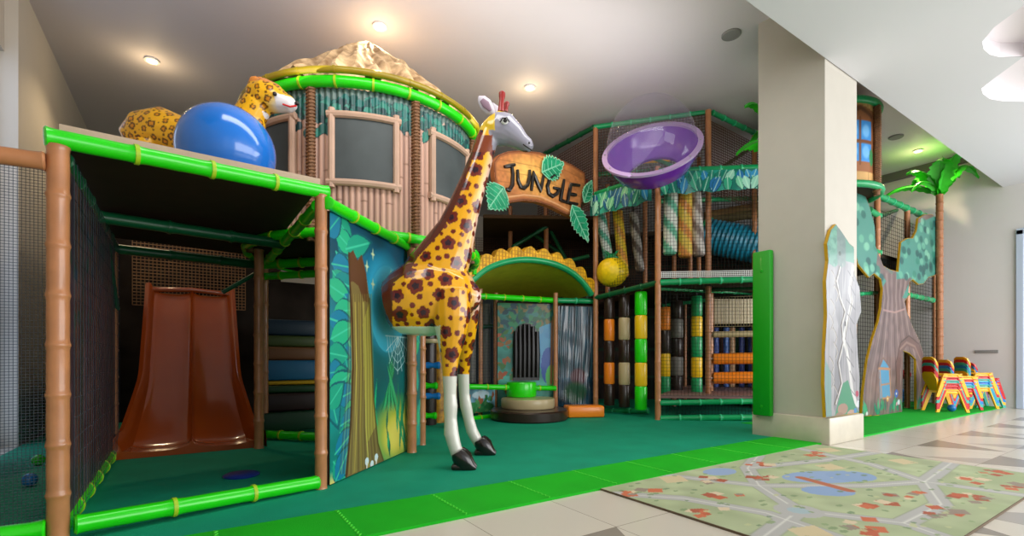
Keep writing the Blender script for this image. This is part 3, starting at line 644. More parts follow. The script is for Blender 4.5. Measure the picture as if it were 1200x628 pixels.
# ================================================================== ROUND HUT
HC = Vector((1.66, 5.44, 0)); HR = 1.16; HZ0, HZ1 = 2.06, 3.3
cam_dir = math.atan2(-HC.y, -HC.x)        # from hut towards the viewer
hut = thing('round_hut', 'round bamboo tree hut with thatched cone roof and leafy top band', 'play hut', (HC.x, HC.y, 2.0))
def cyl(a_, r, z): return Vector((HC.x+r*math.cos(a_), HC.y+r*math.sin(a_), z))
def hitpost(px):   # nearer intersection of a bearing with the hut circle
    r = (FW+RT*((px-CX)/F)).normalized(); b = r.dot(HC); q = b-math.sqrt(max(0, b*b-HC.dot(HC)+HR*HR)); p_ = r*q-HC; return math.atan2(p_.y, p_.x)
a0, a1 = hitpost(367), hitpost(485)
step = (a1-a0) % (2*PI); NP = round(2*PI/step); step = 2*PI/NP; mid = (a0+((a1-a0) % (2*PI))/2)
for k in range(NP):
    c0 = mid-step/2+k*step
    cv = Canvas(0, step, HZ0, HZ1, .0075, '#b89280')
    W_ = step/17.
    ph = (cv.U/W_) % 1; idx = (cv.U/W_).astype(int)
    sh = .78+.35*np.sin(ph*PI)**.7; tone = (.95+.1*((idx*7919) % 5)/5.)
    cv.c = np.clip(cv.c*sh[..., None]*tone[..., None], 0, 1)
    cv.mix((ph < .07), '#6a4a40', .8)
    for i in range(18):
        for z in (HZ0+.25+.13*(i*5 % 4), HZ0+.8+.1*(i*3 % 4)): cv.stroke([(i*W_, z), ((i+1)*W_, z)], .006, '#7a5848', .7)
    mu = step/2
    fr_w, fz0, fz1 = .27, HZ0+.42, HZ0+.98
    cv.poly([(mu-fr_w, fz0-.04), (mu+fr_w, fz0-.04), (mu+fr_w, fz1+.04), (mu-fr_w, fz1+.04)], '#c4a48c')
    r2 = np.random.RandomState(20+k)
    cv.poly([(0, HZ1+.01)]+[(step*q/24, HZ1-.13-.05*math.sin(q*1.9+k)-.03*math.sin(q*3.3)) for q in range(25)]+[(step, HZ1+.01)], '#17565a', .6)
    for i in range(110): cv.leaf(r2.uniform(0, step), HZ1-.04-abs(r2.normal(0, .11)), r2.uniform(.07, .15), r2.uniform(3.6, 5.8), .034, ['#14504c', '#2a8070', '#0e3c40', '#1a6a64'][i % 4], '#0a3034')
    for i in range(5): cv.leaf(r2.uniform(0, step), HZ1-.26-r2.uniform(0, .1), .09, 4.7, .028, '#1c5f58')
    ph2 = lambda U: .018*np.sin(((U/W_) % 1)*PI)
    def fn(U, V, c0=c0):
        r = HR+ph2(U); ang = c0+U; return np.c_[HC.x+r*np.cos(ang), HC.y+r*np.sin(ang), V]
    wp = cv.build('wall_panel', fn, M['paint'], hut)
    a = MB()
    aa = [c0+mu+s for s in np.linspace(-.22, .22, 7)]
    rows = [[cyl(x, HR+.028, z) for x in aa] for z in (fz0, fz1)]
    a.add(rows[0]+rows[1], [(i, i+1, 7+i+1, 7+i) for i in range(6)]); a.build('mesh_window', M['pane'], wp)
    a = MB(); ab = [c0+mu+s for s in np.linspace(-.27, .27, 9)]
    for z in (fz0-.02, fz1+.02): a.tube([cyl(x, HR+.035, z) for x in ab], .032, 8)
    for x in (c0+mu-.235, c0+mu+.235): a.tube([cyl(x, HR+.035, fz0-.07), cyl(x, HR+.035, fz1+.07)], .03, 8)
    a.build('window_frame', mat('frame_bamboo', '#c3a08a', .5, var=.08) if k == 0 else bpy.data.materials['frame_bamboo'], wp)
    a = MB(); kk = 44
    a.tube([cyl(c0, HR+.03, HZ0-.12), cyl(c0, HR+.03, HZ1+.05)], .034, 10)
    a.tube([cyl(c0, HR+.03, HZ0-.1+i*(HZ1-HZ0+.12)/(kk*6))+Vector((.037*math.cos(i*PI/3), .037*math.sin(i*PI/3), 0)) for i in range(kk*6)], .011, 5)
    a.build('rope_post', M['rope'], hut)
def ringtube(mb, r, z, rt, n=48, mi=0, wob=0): mb.tube([cyl(2*PI*i/n, r, z+(wob*math.sin(i*1.7))) for i in range(n)], rt, 10, mi, closed=True)
def ringb(a, r, z, rt):
    ringtube(a, r, z, rt, 64)
    for i in range(24):
        x = 2*PI*i/24; c = cyl(x, r, z); tdir = Vector((-math.sin(x), math.cos(x), 0)); a.tube([c-tdir*.01, c+tdir*.01], rt*1.12, 10, mi=1)
part('top_ring', lambda a: ringb(a, HR+.05, HZ1+.04, .05), G2, hut)
part('bottom_ring', lambda a: ringb(a, HR+.05, HZ0-.05, .045), G2, hut)
part('eave_ring', lambda a: ringb(a, HR+.1, HZ1+.115, .03), [M['rim'], M['rim']], hut)
part('hut_floor', lambda a: a.lathe([(HR, -.03), (HR, .03)], (HC.x, HC.y, HZ0-.05), 48), M['slabd'], hut)
def thatch(a):
    n, K = 240, 36; rings = []
    r3 = np.random.RandomState(3); fc = [r3.uniform(-1, 1) for _ in range(48)]; fold = [fc[int(i/5)]*(1-(i/5) % 1)+fc[(int(i/5)+1) % 48]*((i/5) % 1) for i in range(n)]
    for j in range(K+1):
        f_ = j/K; ring = []
        for i in range(n):
            x = 2*PI*i/n; w = .035*fold[i]*(1-f_*.6)+.03*math.sin(9*x+f_*5)+.02*math.sin(23*x-f_*9)
            r_ = 1.17*(1-f_)+.02; w += .03*math.sin(41*x+13*f_*f_)*(1-f_)+.03*math.sin(29*x-21*f_)*f_*(1-f_)*2; z = HZ1+.12+1.05*f_**.88+w*(1-f_*.8)
            ring.append(cyl(x, max(.02, r_+w*.6*(1-f_)), z))
        rings.append(ring)
    a.rings(rings)
part('thatched_roof', thatch, M['thatch'], hut)
for k in (1, 3, 5, 7): part('support_post', lambda a: a.bamboo(cyl(mid-step/2+k*step, HR-.05, 0), cyl(mid-step/2+k*step, HR-.05, HZ0-.08), .045, .3, tie=0), P2, hut)
# diagonal rail up from the mural
# ================================================================== BALL AND LEOPARD ON THE ROOF
c = at(266, 178, 3.42); a = MB(); a.ball(c, .315, 48); tag(a.build('gym_ball', M['blue']), 'large glossy blue ball resting on the shelter roof', 'ball')
d = 4.0
def S(px, py, dd=0): return at(px, py, d+dd)
lat = FW
a = MB()
a.limb([(S(150, 172, .0), .02, .02), (S(155, 165), .12, .11), (S(168, 158), .19, .15), (S(190, 155), .2, .17), (S(222, 165), .17, .17), (S(258, 165), .17, .17), (S(285, 152), .19, .16), (S(298, 146), .14, .12), (S(306, 140), .05, .05)], lat)
a.limb([(S(275, 165), .12, .12), (S(290, 140), .13, .12), (S(302, 122), .12, .11), (S(312, 112), .05, .05)], lat)
a.limb([(S(290, 115), .03, .03), (S(297, 112), .10, .1), (S(310, 112), .135, .125), (S(322, 116), .12, .11), (S(332, 120), .085, .085), (S(342, 123), .06, .065), (S(347, 124), .025, .03)], lat)
a.limb([(S(300, 106, -.06), .05, .03), (S(298, 97, -.06), .055, .03), (S(297, 90, -.06), .03, .02)], FW, 10); a.limb([(S(305, 104, .09), .045, .03), (S(304, 95, .09), .045, .025), (S(304, 90, .09), .02, .015)], FW, 10)
zr = 2.09
for (px, dd, up_) in ((165, -.12, 165), (172, .12, 165), (280, -.12, 170), (288, .12, 165)):
    top = S(px, up_, dd); bot = Vector((top.x, top.y, zr+.03)); mid_ = top.lerp(bot, .5)+RT*.02
    a.limb([(top, .1, .08), (mid_, .06, .055), (bot, .045, .045), (bot+RT*.05-up*.01, .05, .04), (bot+RT*.11-up*.015, .02, .03)], FW)
tail = S(152, 160); a.tube([tail, tail-RT*.12-up*.12, tail-RT*.14-up*.4, tail-RT*.05-up*.62], .028, 10)
hp = S(328, 125)
def leocol(co):
    n = len(co); v = co-np.array(HCam); rgb = np.tile(hx('#eeb012'), (n, 1)); sp = np.ones(n)
    dx = (co-np.array(S(300, 128))) @ np.array(RT); z = co[:, 2]; zc = S(330, 121).z
    face = (dx > .2) & (z < zc+.03) | ((dx > .08) & (z < S(300, 134).z)); rgb[face] = hx('#e6e2e6'); sp[face] = 0
    cheek = np.clip((dx-.10)/.1, 0, 1)*np.clip((zc+.03-z)/.08, 0, 1); rgb = rgb*(1-cheek[:, None])+hx('#e6e2e6')*cheek[:, None]; sp = sp*(cheek < .4)
    ear = z > S(300, 102).z; rgb[ear] = hx('#d9863a'); sp[ear] = 0
    return rgb, sp
HCam = Vector((0, 0, EYE))
leo = organic('leopard_statue', a, .009, M['leopard'], None, 5, leocol, flower_spots(.028, .066, .009, .5, '#6a4206', '#d98c08', lobes=4))
tag(leo, 'yellow spotted leopard statue standing on the shelter roof behind the blue ball', 'statue')
def child_of(o, name, mb, m): return mb.build(name, m, o)
a = MB(); a.tube([S(331, 122, -.105), S(340, 125, -.08), S(347, 124, -.02)], .007, 6); child_of(leo, 'mouth', a, M['red'])
a = MB(); a.ball(S(348, 121, -.02), .018, 12); child_of(leo, 'nose', a, M['black'])
a = MB(); a.ball(S(322, 110, -.105), .017, 14); child_of(leo, 'eye', a, M['black'])
# ================================================================== GIRAFFE
gd = 4.08
gl = Vector((.7, .7, 0)).normalized()                      # across the body
def Gp(px, py, dd=0): return at(px, py, gd+dd)
px2m = gd/F
a = MB()
# trunk
a.limb([(Gp(461, 360), .18, .18), (Gp(462.5, 360), .24, .22), (Gp(474, 356), .285, .25), (Gp(492, 350), .33, .27), (Gp(515, 346), .33, .27), (Gp(535, 345), .27, .25), (Gp(550, 345), .18, .2), (Gp(559, 345), .06, .1)], gl, 20)
# neck
nk = [(500, 340, .27, .2), (512, 316, .27, .19), (525, 292, .22, .165), (536, 266, .165, .135), (545, 240, .135, .115), (555, 212, .115, .1), (564, 185, .10, .088), (570, 165, .095, .08), (575, 150, .085, .075)]
a.limb([(Gp(x, y), w, b) for x, y, w, b in nk], gl, 20)
# chest swell
a.ball(Gp(548, 347), .12, 16, sc=(1, 1, 1.1))
# head
a.limb([(Gp(567, 147), .03, .04), (Gp(573, 149), .09, .08), (Gp(583, 150), .145, .105), (Gp(593, 152.5), .135, .105), (Gp(603, 159), .10, .085), (Gp(612, 166.5), .07, .07), (Gp(619, 171), .058, .062), (Gp(623, 174), .03, .035)], gl, 18)
a.ball(Gp(589, 143, -.085), .03, 12)
# legs
def leg(top, pts, sgn):
    a.limb([(Gp(x, y, dd), w, w*.92) for x, y, dd, w in pts], gl, 16)
leg(0, [(528, 340, -.12, .17), (529, 372, -.14, .16), (529, 398, -.15, .115), (527.5, 420, -.16, .075), (527, 436, -.165, .062), (527.5, 462, -.17, .052), (528, 476, -.175, .058), (528, 490, -.18, .052), (529, 508, -.19, .060), (532, 520, -.2, .055), (536, 533, -.2, .052), (539, 540, -.2, .047)], -1)
leg(0, [(545, 345, .14, .14), (547, 372, .2, .105), (546, 398, .26, .085), (544, 420, .3, .062), (543, 436, .33, .056), (544, 462, .36, .05), (546, 476, .37, .056), (549, 490, .38, .05), (553, 505, .39, .055), (558, 514, .39, .052), (562, 522, .39, .046)], 1)
def gcol(co):
    n = len(co); rgb = np.tile(hx('#e9a60c'), (n, 1)); sp = np.ones(n)
    d_ = co @ np.array(FW); u = (co @ np.array(RT))/d_*F+CX; y = HY-(co[:, 2]-EYE)/d_*F
    z = co[:, 2]
    # pale chest and throat strip: front side of neck
    ny = np.array([185, 212, 240, 266, 292, 316, 345, 372]); fx = np.array([580, 572, 566, 560, 557, 555, 563, 558])
    front = np.interp(y, ny, fx); ff = np.clip((u-(front-11))/8, 0, 1)*(y > 165)*(y < 372)
    rgb = rgb*(1-ff[:, None])+hx('#e8c0ae')*ff[:, None]
    # mane
    by = np.array([150, 164, 185, 214, 243, 272, 301, 318, 331, 345, 400]); bx = np.array([566, 562, 550, 540, 529, 513, 486, 476, 457, 450, 450])
    back = np.interp(y, by, bx); mm = (u < back+4) & (y > 163) & (y < 345) | ((u < 460) & (y < 388)); rgb[mm] = hx('#5a2410'); sp[mm] = 0
    head = y < 178-(u-575)*.0
    hd = (y < 176) & (u > 573) & (y > np.interp(u, [573, 590, 625], [150, 134, 134]) - 0) | ((u > 580) & (y < 180) & (z > Gp(580, 180).z)); rgb[hd] = hx('#8d8b99')
    top = (y < 176) & (~hd) & (y < np.interp(u, [560, 566, 580], [150, 165, 165])); sp[(y < 176) & (u > 566) | (y < 152)] = 0
    cr = (y < 152) & (u < 580) | ((y < 131) & (u < 600)); rgb[cr] = hx('#d8b428')
    br = (y < 178) & (y > 158) & (u < 577) & ~cr; rgb[br] = hx('#7a3414'); sp[br] = 0
    w = np.clip((1.0-.2-z)/.02, 0, 1); zs = z < .76; rgb[zs] = hx('#d2cfc6'); sp[zs] = 0
    belly = (z < Gp(480, 384).z) & (z > .95) & (u < 516) ; rgb[belly] = hx('#d8e4cc'); sp[belly] = 0
    return rgb, sp
gir = organic('giraffe_statue', a, .0085, M['giraffe'], None, 4, gcol, flower_spots(.060, .136, .021, .45, '#6e1f0c', '#2c1020'))
tag(gir, 'tall glossy spotted giraffe statue with white legs emerging from the jungle mural', 'statue')
for (px, py, dd) in ((541.5, 552, -.2), (566.5, 535.5, .39)):
    b0 = W(px, gd+dd, .0); d2 = gd+dd; f_ = RT
    a = MB(); s_ = 1.0
    for sg in (-1, 1):
        o_ = FW*(.036*sg)
        a.limb([(b0+o_-RT*.035+up*.155, .052, .042), (b0+o_-RT*.02+up*.13, .068, .05), (b0+o_+RT*.01+up*.085, .078, .052), (b0+o_+RT*.045+up*.052, .062, .046), (b0+o_+RT*.085+up*.032, .034, .034), (b0+o_+RT*.115+up*.02, .012, .014)], FW, 12)
        a.box(b0+o_+RT*.0+up*.035, (.16, .07, .046), rz=-YAW, bev=.014)
    child_of(gir, 'hoof', a, M['hoof'])
for (px0, py0, px1, py1, dd, r_) in ((587, 131, 588.5, 109, -.04, .026), (592, 131, 594, 121, .06, .022)):
    a = MB(); p, q = Gp(px0, py0, dd), Gp(px1, py1, dd); a.tube([p, p.lerp(q, .6), p.lerp(q, .8), q, q+up*.015], [r_*1.1, r_*.8, r_*1.05, r_*1.1, r_*.5], 12); child_of(gir, 'horn', a, mat('horn_red%d' % px0, '#8a1410', .3, coat=.4))
a = MB(); base = Gp(579, 133, -.06)
a.limb([(Gp(579, 134, -.05), .015, .012), (Gp(574, 129, -.06), .045, .02), (Gp(569, 122, -.07), .055, .016), (Gp(564, 116, -.08), .04, .012), (Gp(561, 113, -.085), .008, .006)], FW, 12); child_of(gir, 'ear', a, mat('ear_grey', '#b5aeb8', .4))
a = MB(); a.limb([(Gp(575, 129.5, -.08), .012, .006), (Gp(569.5, 122.5, -.085), .032, .006), (Gp(564.5, 117, -.09), .02, .005)], FW, 12); child_of(gir, 'inner_ear', a, mat('ear_inner', '#7a6070', .6))
a = MB(); a.limb([(Gp(583, 133, .09), .015, .012), (Gp(580, 127, .12), .04, .018), (Gp(577, 121, .14), .01, .008)], FW, 12); child_of(gir, 'ear', a, bpy.data.materials['ear_grey'])
ec = Gp(591.5, 142, -.108)
a = MB(); a.ball(ec, .026, 16, sc=(1.25, .6, 1), M=Matrix.Rotation(-YAW, 3, 'Z')); ey = child_of(gir, 'eye', a, M['white'])

a = MB(); a.tube([Gp(586, 143, -.125), Gp(589, 138.5, -.13), Gp(594, 138, -.13), Gp(597, 143, -.12)], .006, 6); child_of(gir, 'eyelid', a, M['black'])
a = MB(); a.tube([Gp(613, 169, -.075), Gp(618, 172.5, -.07), Gp(623, 176, -.04)], .006, 6); child_of(gir, 'mouth', a, M['black'])
a = MB(); a.ball(Gp(620, 167.5, -.05), .010, 8); child_of(gir, 'nostril', a, M['black'])

a = MB(); a.ball(ec-FW*.008+RT*.003, .019, 14, sc=(1, .6, 1), M=Matrix.Rotation(-YAW, 3, 'Z')); child_of(ey, 'pupil', a, M['black'])
# ================================================================== SIGN
sg = Plane(W(556, 6.4), W(693, 7.8)); Z40 = lambda x, y: (540+x/4.19, 180+y/4.19)
sign = thing('jungle_sign', 'arched orange wooden sign lettered JUNGLE with green leaves above the scalloped bridge', 'sign', tuple(sg.px(630, 215)))
out = [(577, 190), (583, 182), (594, 178), (610, 177), (630, 179), (650, 185), (668, 193), (684, 203), (685, 215), (682, 228), (679, 243), (670, 255), (657, 249), (644, 242), (628, 237), (612, 235.5), (598, 237.5), (588, 241), (582, 226), (578, 208)]
O = [sg.uv(*p) for p in out]; us = [p[0] for p in O]; vs_ = [p[1] for p in O]
cv = Canvas(min(us), max(us), min(vs_), max(vs_), .010, '#c07a44')
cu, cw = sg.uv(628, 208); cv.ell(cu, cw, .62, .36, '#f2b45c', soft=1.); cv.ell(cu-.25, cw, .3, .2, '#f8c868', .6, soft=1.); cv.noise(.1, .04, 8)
for k in range(6): cv.stroke([(min(us), cw-.38+k*.15), (cu, cw-.30+k*.15), (max(us), cw-.42+k*.15)], .006, '#8a5228', .5)
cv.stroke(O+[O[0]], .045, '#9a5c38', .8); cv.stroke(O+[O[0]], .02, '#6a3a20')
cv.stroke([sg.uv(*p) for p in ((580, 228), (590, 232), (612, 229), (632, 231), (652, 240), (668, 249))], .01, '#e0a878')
cv.mask = cv.inside(O)
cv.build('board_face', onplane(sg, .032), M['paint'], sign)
part('board', lambda a: a.prism(O, sg, -.06, .028), mat('sign_edge', '#a8653c', .5), sign, smooth=False)
def zp(pts): return [sg.px(*Z40(x, y), .05) for x, y in pts]
LET = {'J': [[(203, 70), (255, 60)], [(240, 64), (245, 110), (242, 160), (228, 185), (212, 178)]], 'U': [[(268, 85), (270, 135), (283, 168), (300, 174), (317, 158), (326, 120), (327, 86)]],
 'N': [[(336, 186), (345, 98), (380, 188), (398, 104)]], 'G': [[(468, 128), (446, 112), (426, 128), (414, 165), (420, 200), (440, 214), (462, 200), (472, 178), (444, 172)]],
 'L': [[(496, 132), (486, 185), (478, 232), (506, 242)]], 'E': [[(572, 160), (530, 155), (520, 200), (512, 244), (562, 252)], [(520, 202), (556, 207)]]}
for ch, sts in LET.items():
    a = MB()
    for st in sts:
        P_ = zp(st); Q = []
        for i in range(len(P_)-1):
            for k in range(4): Q.append(P_[i].lerp(P_[i+1], k/4))
        Q.append(P_[-1]); a.tube(Q, [.022+.008*math.sin(PI*i/(len(Q)-1)) for i in range(len(Q))], 8)
    a.build('letter', M['black'], sign)
def leaf_mesh(name, pos, L, wd, ang, pl_, off, parent, m=('leafm', 'leafl'), n=9, droop=.0, ser=.12):
    """flat serrated leaf hanging on a plane; ang in the plane, 0 = along u"""
    a = MB(); c_, s_ = math.cos(ang), math.sin(ang); u0, v0 = pos
    def T(x, y, o): return pl_.pt(u0+c_*x-s_*y, v0+s_*x+c_*y, off+o-droop*x*x/L)
    top, bot, mid_ = [], [], []
    K = n*2
    for i in range(K+1):
        f_ = i/K; w = wd*math.sin(PI*min(1, f_**.75))*(1+(ser if i % 2 else -ser)); x = f_*L
        top.append(T(x-(.03*L if i % 2 == 0 else 0), w, 0)); bot.append(T(x-(.03*L if i % 2 == 0 else 0), -w, 0)); mid_.append(T(x, 0, -.02))
    vs = top+mid_+bot; k = K+1
    a.add(vs, [(i, i+1, k+i+1, k+i) for i in range(K)]+[(k+i, k+i+1, 2*k+i+1, 2*k+i) for i in range(K)], 0)
    o_ = .012
    a.tube([p for p in top], .008, 5, 1); a.tube([p for p in bot], .008, 5, 1); a.tube([m_+(pl_.n*.004) for m_ in mid_], .010, 5, 1)
    for i in range(2, K-1, 3):
        a.tube([mid_[i]+pl_.n*.004, top[min(K, i+2)].lerp(mid_[min(K, i+2)], .25)], .005, 4, 1); a.tube([mid_[i]+pl_.n*.004, bot[min(K, i+2)].lerp(mid_[min(K, i+2)], .25)], .005, 4, 1)
    return a.build(name, [M[m[0]], M[m[1]]], parent)
for (p0, L_, wd, an) in (((632, 203), .50, .17, .5), ((586, 222), .42, .2, -2.2), ((667, 243), .62, .17, -.95), ((681, 238), .42, .10, 1.15), ((640, 193), .36, .12, 2.4)):
    if p0 == (640, 193): continue
    leaf_mesh('leaf', sg.uv(*p0), L_, wd, an, sg, .075, sign)
# ================================================================== SCALLOPED BRIDGE
br = thing('arched_bridge', 'arched bridge roof with yellow scalloped edge, green tube and olive canopy under the sign', 'bridge', tuple(W(620, 6.9)))
arc = [(550, 331), (556, 325.5), (571, 314), (594, 306), (620, 304), (647, 308.5), (668, 318), (683, 331), (693, 345)]
A_ = [sg.px(*p) for p in arc]; Q = []
for i in range(len(A_)-1):
    for k in range(4):
        p0, p1, p2, p3 = A_[max(i-1, 0)], A_[i], A_[i+1], A_[min(i+2, len(A_)-1)]; t_ = k/4
        Q.append(.5*((2*p1)+(p2-p0)*t_+(2*p0-5*p1+4*p2-p3)*t_*t_+(3*p1-p0-3*p2+p3)*t_**3))
Q.append(A_[-1])
part('arch_tube', lambda a: a.tube(Q, .05, 12), T2[0], br)
back = [Vector((p.x+.9*.0+.45, p.y+1.9, 1.84+max(0, (p.z-1.86)*.35))) for p in Q]
part('canopy', lambda a: a.add(Q+back, [(i, i+1, len(Q)+i+1, len(Q)+i) for i in range(len(Q)-1)]), mat('olive_canopy_glow', '#b4b02c', .5, var=.12, emit='#8a8a10', es=.05), br)  # faint glow added to the cloth to brighten its underside
uq = [((p-sg.p).dot(sg.e), p.z) for p in Q]; Lq = [0]
for i in range(1, len(uq)): Lq.append(Lq[-1]+math.hypot(uq[i][0]-uq[i-1][0], uq[i][1]-uq[i-1][1]))
def scal(s_, h):      # point above the arch
    s_ = min(max(s_, 0), Lq[-1]-1e-5); i = max(k for k in range(len(Lq)) if Lq[k] <= s_); i = min(i, len(uq)-2); f_ = (s_-Lq[i])/(Lq[i+1]-Lq[i])
    u = uq[i][0]*(1-f_)+uq[i+1][0]*f_; v = uq[i][1]*(1-f_)+uq[i+1][1]*f_; tx, tz = uq[i+1][0]-uq[i][0], uq[i+1][1]-uq[i][1]; l = math.hypot(tx, tz)
    return u-tz/l*h, v+tx/l*h
NS = 10; oc = []
for i in range(NS*8+1):
    s_ = Lq[-1]*i/(NS*8); oc.append(scal(s_, .10+.085*abs(math.sin(PI*i/8))))
full = oc+[scal(Lq[-1]*(1-i/30), .02) for i in range(31)]
us = [p[0] for p in full]; vs_ = [p[1] for p in full]
cv = Canvas(min(us), max(us), min(vs_), max(vs_), .011, '#e8b01c')
g_ = ((np.abs((cv.U/.055) % 1-.5) > .38) | (np.abs((cv.V/.055) % 1-.5) > .38)); cv.mix(g_, '#a86c10', .75); cv.noise(.15, .05, 2); cv.mask = cv.inside(full)
cv.build('scalloped_face', onplane(sg, .035), M['paint'], br)
part('scalloped_edge', lambda a: a.prism(full, sg, -.08, .03), mat('yellow_foam', '#d79c14', .5), br, smooth=False)
# ================================================================== MAIN FRAME
Pm = dict(p1=(698, 7.83), p2=(771, 6.99), p3=(830, 7.3), p4=(893, 6.84))
mf = thing('main_play_frame', 'tall brown and green play frame with black nets, leafy banners and hanging bags', 'play frame', tuple(W(800, 7.4)))
def post(px, d, z0, z1, r=.042, par=mf): return part('post', lambda a: a.bamboo(W(px, d, z0), W(px, d, z1), r, .28, tie=0, bulge=.07), P2, par)
def beam(p, q, r=.04, m=T2, par=mf, nm='beam'): return part(nm, lambda a: a.bamboo(p, q, r, .3), m, par)
def Z(py, d): return EYE+(HY-py)*d/F
post(698, 7.83, 0, 4.66); post(771, 6.99, 0, 3.68); post(830, 7.3, .2, 4.66); post(893, 6.84, 0, 3.6)
post(712, 8.6, 2.0, 4.0, .04); post(756, 8.8, 2.0, 4.2, .04); post(809, 8.0, 2.0, 4.4, .035); post(819, 8.4, 2.0, 4.4, .035); post(884, 8.0, 0, 4.6, .04); post(790, 9.0, 0, 3.6, .04)
post(833, 7.9, .2, 2.0, .04); post(803, 9.2, 0, 2.0, .03)
beam(at(696, 149, 7.83), at(833, 131, 7.33)); beam(at(696, 149, 7.83), at(628, 186, 9.2), m=DG2); beam(at(835, 132, 7.33), at(893, 160, 8.2)); 
beam(at(698, 205, 8.2), at(760, 200, 8.6)); beam(at(833, 205, 7.33), at(893, 165, 9), .03, m=DG2)
beam(at(698, 228, 7.83), at(771, 204, 6.99), .05); beam(at(771, 201, 6.99), at(893, 196.5, 6.84), .05)
beam(at(698, 349, 7.83), at(771, 331, 6.99), .04, m=DG2); beam(at(773, 331, 6.99), at(893, 327, 6.84), .045)
beam(at(773, 338, 7.4), at(893, 344, 8.2), .03); beam(at(825, 340, 7.6), at(893, 338, 6.9), .03, m=DG2)
beam(at(773, 472, 6.99), at(893, 470, 6.84), .04); beam(at(773, 490, 6.99), at(893, 489, 6.84), .045)
beam(at(773, 236, 7.8), at(893, 232, 8.2), .04); beam(at(700, 482, 8.2), at(760, 481, 7.6), .045)
beam(at(776, 358, 8.6), at(826, 352, 8.4), .03)
for (q0, q1) in (((640, 262, 9.2), (690, 352, 9.0)), ((600, 290, 8.8), (690, 235, 9.0)), ((600, 255, 9.4), (660, 300, 9.4)), ((570, 330, 8.6), (690, 300, 8.8))):
    beam(at(*q0), at(*q1), .035, m=DG2, nm='diagonal_brace')
post(640, 9.0, 1.9, 4.0, .045); post(598, 9.2, 1.9, 3.8, .04)
# decks; the two topmost slabs are added to darken the inside
def deck(a, pts, z, h=.06):
    P_ = [Vector((p.x, p.y, z)) for p in pts]; a.add(P_+[p+up*h for p in P_], [(3, 2, 1, 0), (4, 5, 6, 7), (0, 1, 5, 4), (1, 2, 6, 5), (2, 3, 7, 6), (3, 0, 4, 7)])
part('deck', lambda a: deck(a, [W(773, 7.05), W(895, 6.9), W(900, 10.4), W(700, 10.6)], 1.99), M['slabd'], mf, smooth=False)
part('deck', lambda a: deck(a, [W(773, 7.05), W(893, 6.9), W(900, 9.9), W(800, 9.6)], .32, .05), M['mauve'], mf, smooth=False)
part('deck', lambda a: deck(a, [W(556, 8.4), W(693, 8.6), W(705, 10.6), W(556, 10.4)], 1.93), M['slabd'], mf, smooth=False)
part('deck', lambda a: deck(a, [W(566, 8.3), W(698, 8.4), W(700, 11.2), W(566, 11)], 3.32), M['slabd'], mf, smooth=False)
part('deck', lambda a: deck(a, [W(700, 9.2), W(893, 8.6), W(900, 11), W(700, 11.2)], 3.2), M['slabd'], mf, smooth=False)
# back sheet added: its dark colours stand in for the shaded interior
pb = Plane(W(500, 10.9), W(905, 10.3))
cv = Canvas(0, pb.L, .0, 3.3, .03, '#2b2320'); cv.noise(.45, .3, 5); cv.noise(.4, .15, 6)
for i in range(46): u = i*.16; cv.stroke([(u+.04*math.sin(k*1.3+i), k*.33) for k in range(11)], rng.uniform(.01, .03), ['#4a3020', '#1f2a3a', '#3a2418', '#18342c'][i % 4], .7)
for z in (.5, 1.1, 1.8, 2.4, 2.9): cv.stroke([(0, z), (pb.L, z)], .02, '#1c4a34')
for i in range(30): cv.ell(rng.uniform(2, 7), rng.uniform(2.1, 2.9), .12, .1, ['#5a4634', '#7a5a3c', '#284858', '#6a2a20'][i % 4], .6, soft=.5)
cv.build('dark_backing', onplane(pb), M['paintmat'], mf)
# nets
def net(p, q, z0p, z1p, cell=.055, m='net', par=mf, r=.0026, nm='safety_net'):
    part(nm, lambda a: a.net([Vector((p.x, p.y, z0p)), Vector((q.x, q.y, z0p)), Vector((q.x, q.y, z1p)), Vector((p.x, p.y, z1p))], cell, r), M[m], par)
net(W(773, 6.99), W(893, 6.84), 2.08, 3.3, .05); net(W(773, 6.99), W(893, 6.84), .36, 1.98, .05); net(W(700, 7.83), W(770, 7.0), 2.05, 3.3, .05)
net(W(698, 7.83), W(830, 7.3), 3.4, 4.6, .045, 'netb', r=.005); net(W(832, 7.3), W(893, 8.2), 3.4, 4.5, .04, 'netb', r=.005); net(W(698, 7.83), W(630, 9.2), 3.35, 4.55, .045, 'netb', r=.006)
net(W(773, 6.98), W(893, 6.83), 2.07, 2.15, .03, 'white', r=.006, nm='net_fringe'); net(W(556, 9.6), W(700, 9.9), 2.0, 3.3, .045, 'netb', r=.004)
net(W(700, 9.3), W(893, 8.8), 2.0, 4.3, .05, 'netb', r=.005)
net(W(834, 7.9), W(893, 7.7), 1.42, 1.9, .045, 'tan', r=.004)
part('tan_panel', lambda a: a.box(W(862, 7.95, 1.68), (.82, .03, .4), rz=-YAW), M['tan'], mf, smooth=False)
net(W(773, 7.0), W(893, 6.85), .06, .3, .045)
